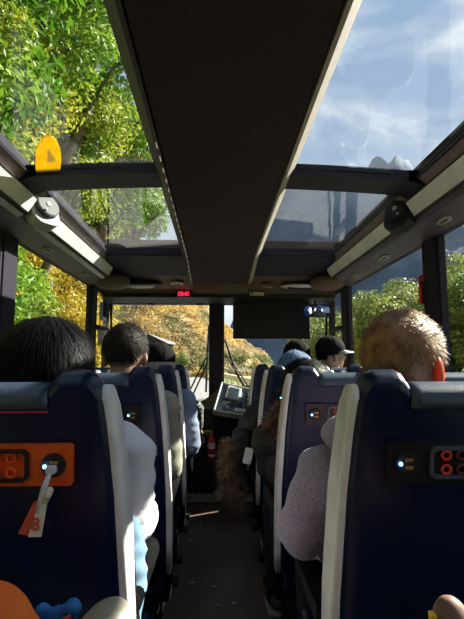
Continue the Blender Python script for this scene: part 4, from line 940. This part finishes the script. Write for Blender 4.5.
lt = [('green', -5.6, 3.6, .6, 1.0), ('green', -5.4, 6.4, 2.2, 1.15), ('yellow', -5.2, 9.4, 2.6, 1.1), ('green', -6.2, 12.4, 3.0, 1.3), ('yellow', -4.6, 13.2, 4.2, 1.0), ('dark', -7.4, 8.2, 5.2, 1.2),
      ('dark', -6.0, 16.4, 4.0, 1.3), ('green', -4.6, 17.6, 4.8, 1.1), ('yellow', -6.2, 21.0, 4.5, 1.2), ('green', -8.8, 13.0, 8.5, 1.4), ('dark', -4.7, 1.2, 1.2, 1.0), ('green', -8.5, 18.5, 9.5, 1.4),
      ('dark', -4.4, 23.5, 5.6, 1.1), ('green', -7.0, 4.6, 5.4, 1.2), ('yellow', -7.4, 11.0, 6.6, 1.2), ('green', -5.8, 26.0, 5.6, 1.3), ('green', -9.5, 9.0, 9.0, 1.4), ('green', -6.8, 16, 7.6, 1.2), ('green', -3.9, 8.6, 5.9, .8), ('green', -3.6, 12.0, 7.4, .9), ('yellow', -3.4, 5.6, 5.2, .6), ('green', -4.4, 3.4, 3.8, .8)]
names = {'green': 'bright green', 'yellow': 'yellow-green', 'dark': 'dark green'}
for k, (kd, x, y, z, s) in enumerate(lt): plant(kd, x, y, z - 1, s, '%s leafy tree of the mixed woodland rising on the steep roadside bank' % names[kd], '%s trees on the roadside bank' % names[kd], random.uniform(-.5, .5))
lo = [('green', -5.4, 7.6, -1.6, .8), ('green', -5.6, 10.2, -1.8, .8), ('gold', -5.2, 14.0, -.9, 1.1), ('gold', -5.8, 16.2, -.8, 1.4), ('gold', -5.4, 18.6, -1.0, 1.2), ('green', -6.6, 12.6, -1.4, .8), ('gold', -7.0, 21.0, -.6, 1.5), ('gold', -6.4, 24, -1, 1.4), ('green', -5.2, 5.2, -1.8, .8), ('gold', -5.6, 15.2, 1.2, 1.3), ('gold', -6.3, 18.0, 1.6, 1.5), ('gold', -5.0, 12.2, -1.2, .9), ('green', -5.8, 9.0, .4, .9)]
for kd, x, y, z, s in lo: plant(kd, x, y, z, s, 'golden bush at the foot of the roadside bank' if kd == 'gold' else 'low bright green tree at the foot of the roadside bank', 'golden bushes at the bank foot' if kd == 'gold' else 'low green trees at the bank foot')
rt = [(7.4, 18.5, -.9, 1.0), (9.2, 18.0, -.6, 1.0), (9.0, 22.5, -.8, 1.1), (11.6, 19.8, -.6, 1.1), (6.6, 24, -1.9, 1.0), (12.0, 15.8, -.2, .9), (9.8, 13.8, -1.2, .8), (14, 22, 0, 1.4), (7.0, 28, -2.0, 1.2), (11.5, 12.0, -.9, .8)]
for k, (x, y, z, s) in enumerate(rt): plant('olive', x, y, z, s, 'olive green tree in the row between the road and the mountain', 'olive green trees on the mountain side')
for x, y, z, s in [(-5.0, 63, -1, .65), (-8.5, 65, -1, .8), (-1.5, 67, -1, .5)]: plant('olive', x, y, z, s, 'low olive green tree at the foot of the golden hillside', 'low trees under the golden hillside')
for x, y, z, s in [(-13.0, 47, 1.0, 1.3), (-9.5, 55, .0, 1.2)]: plant('gold', x, y, z, s, 'golden bush beside the bend of the road', 'golden bushes by the bend')
# overhanging twig at the top edge of the open roof pane
o = plant('dark', 1.6, 4.9, 7.8, .28, 'small dark leafy branch hanging over the open sky pane', None); o.name = 'overhanging_branch'; o['category'] = 'branch'
for o in list(bpy.data.objects):
    if 'label' in o and o['label'] == 'x': bpy.data.objects.remove(o)
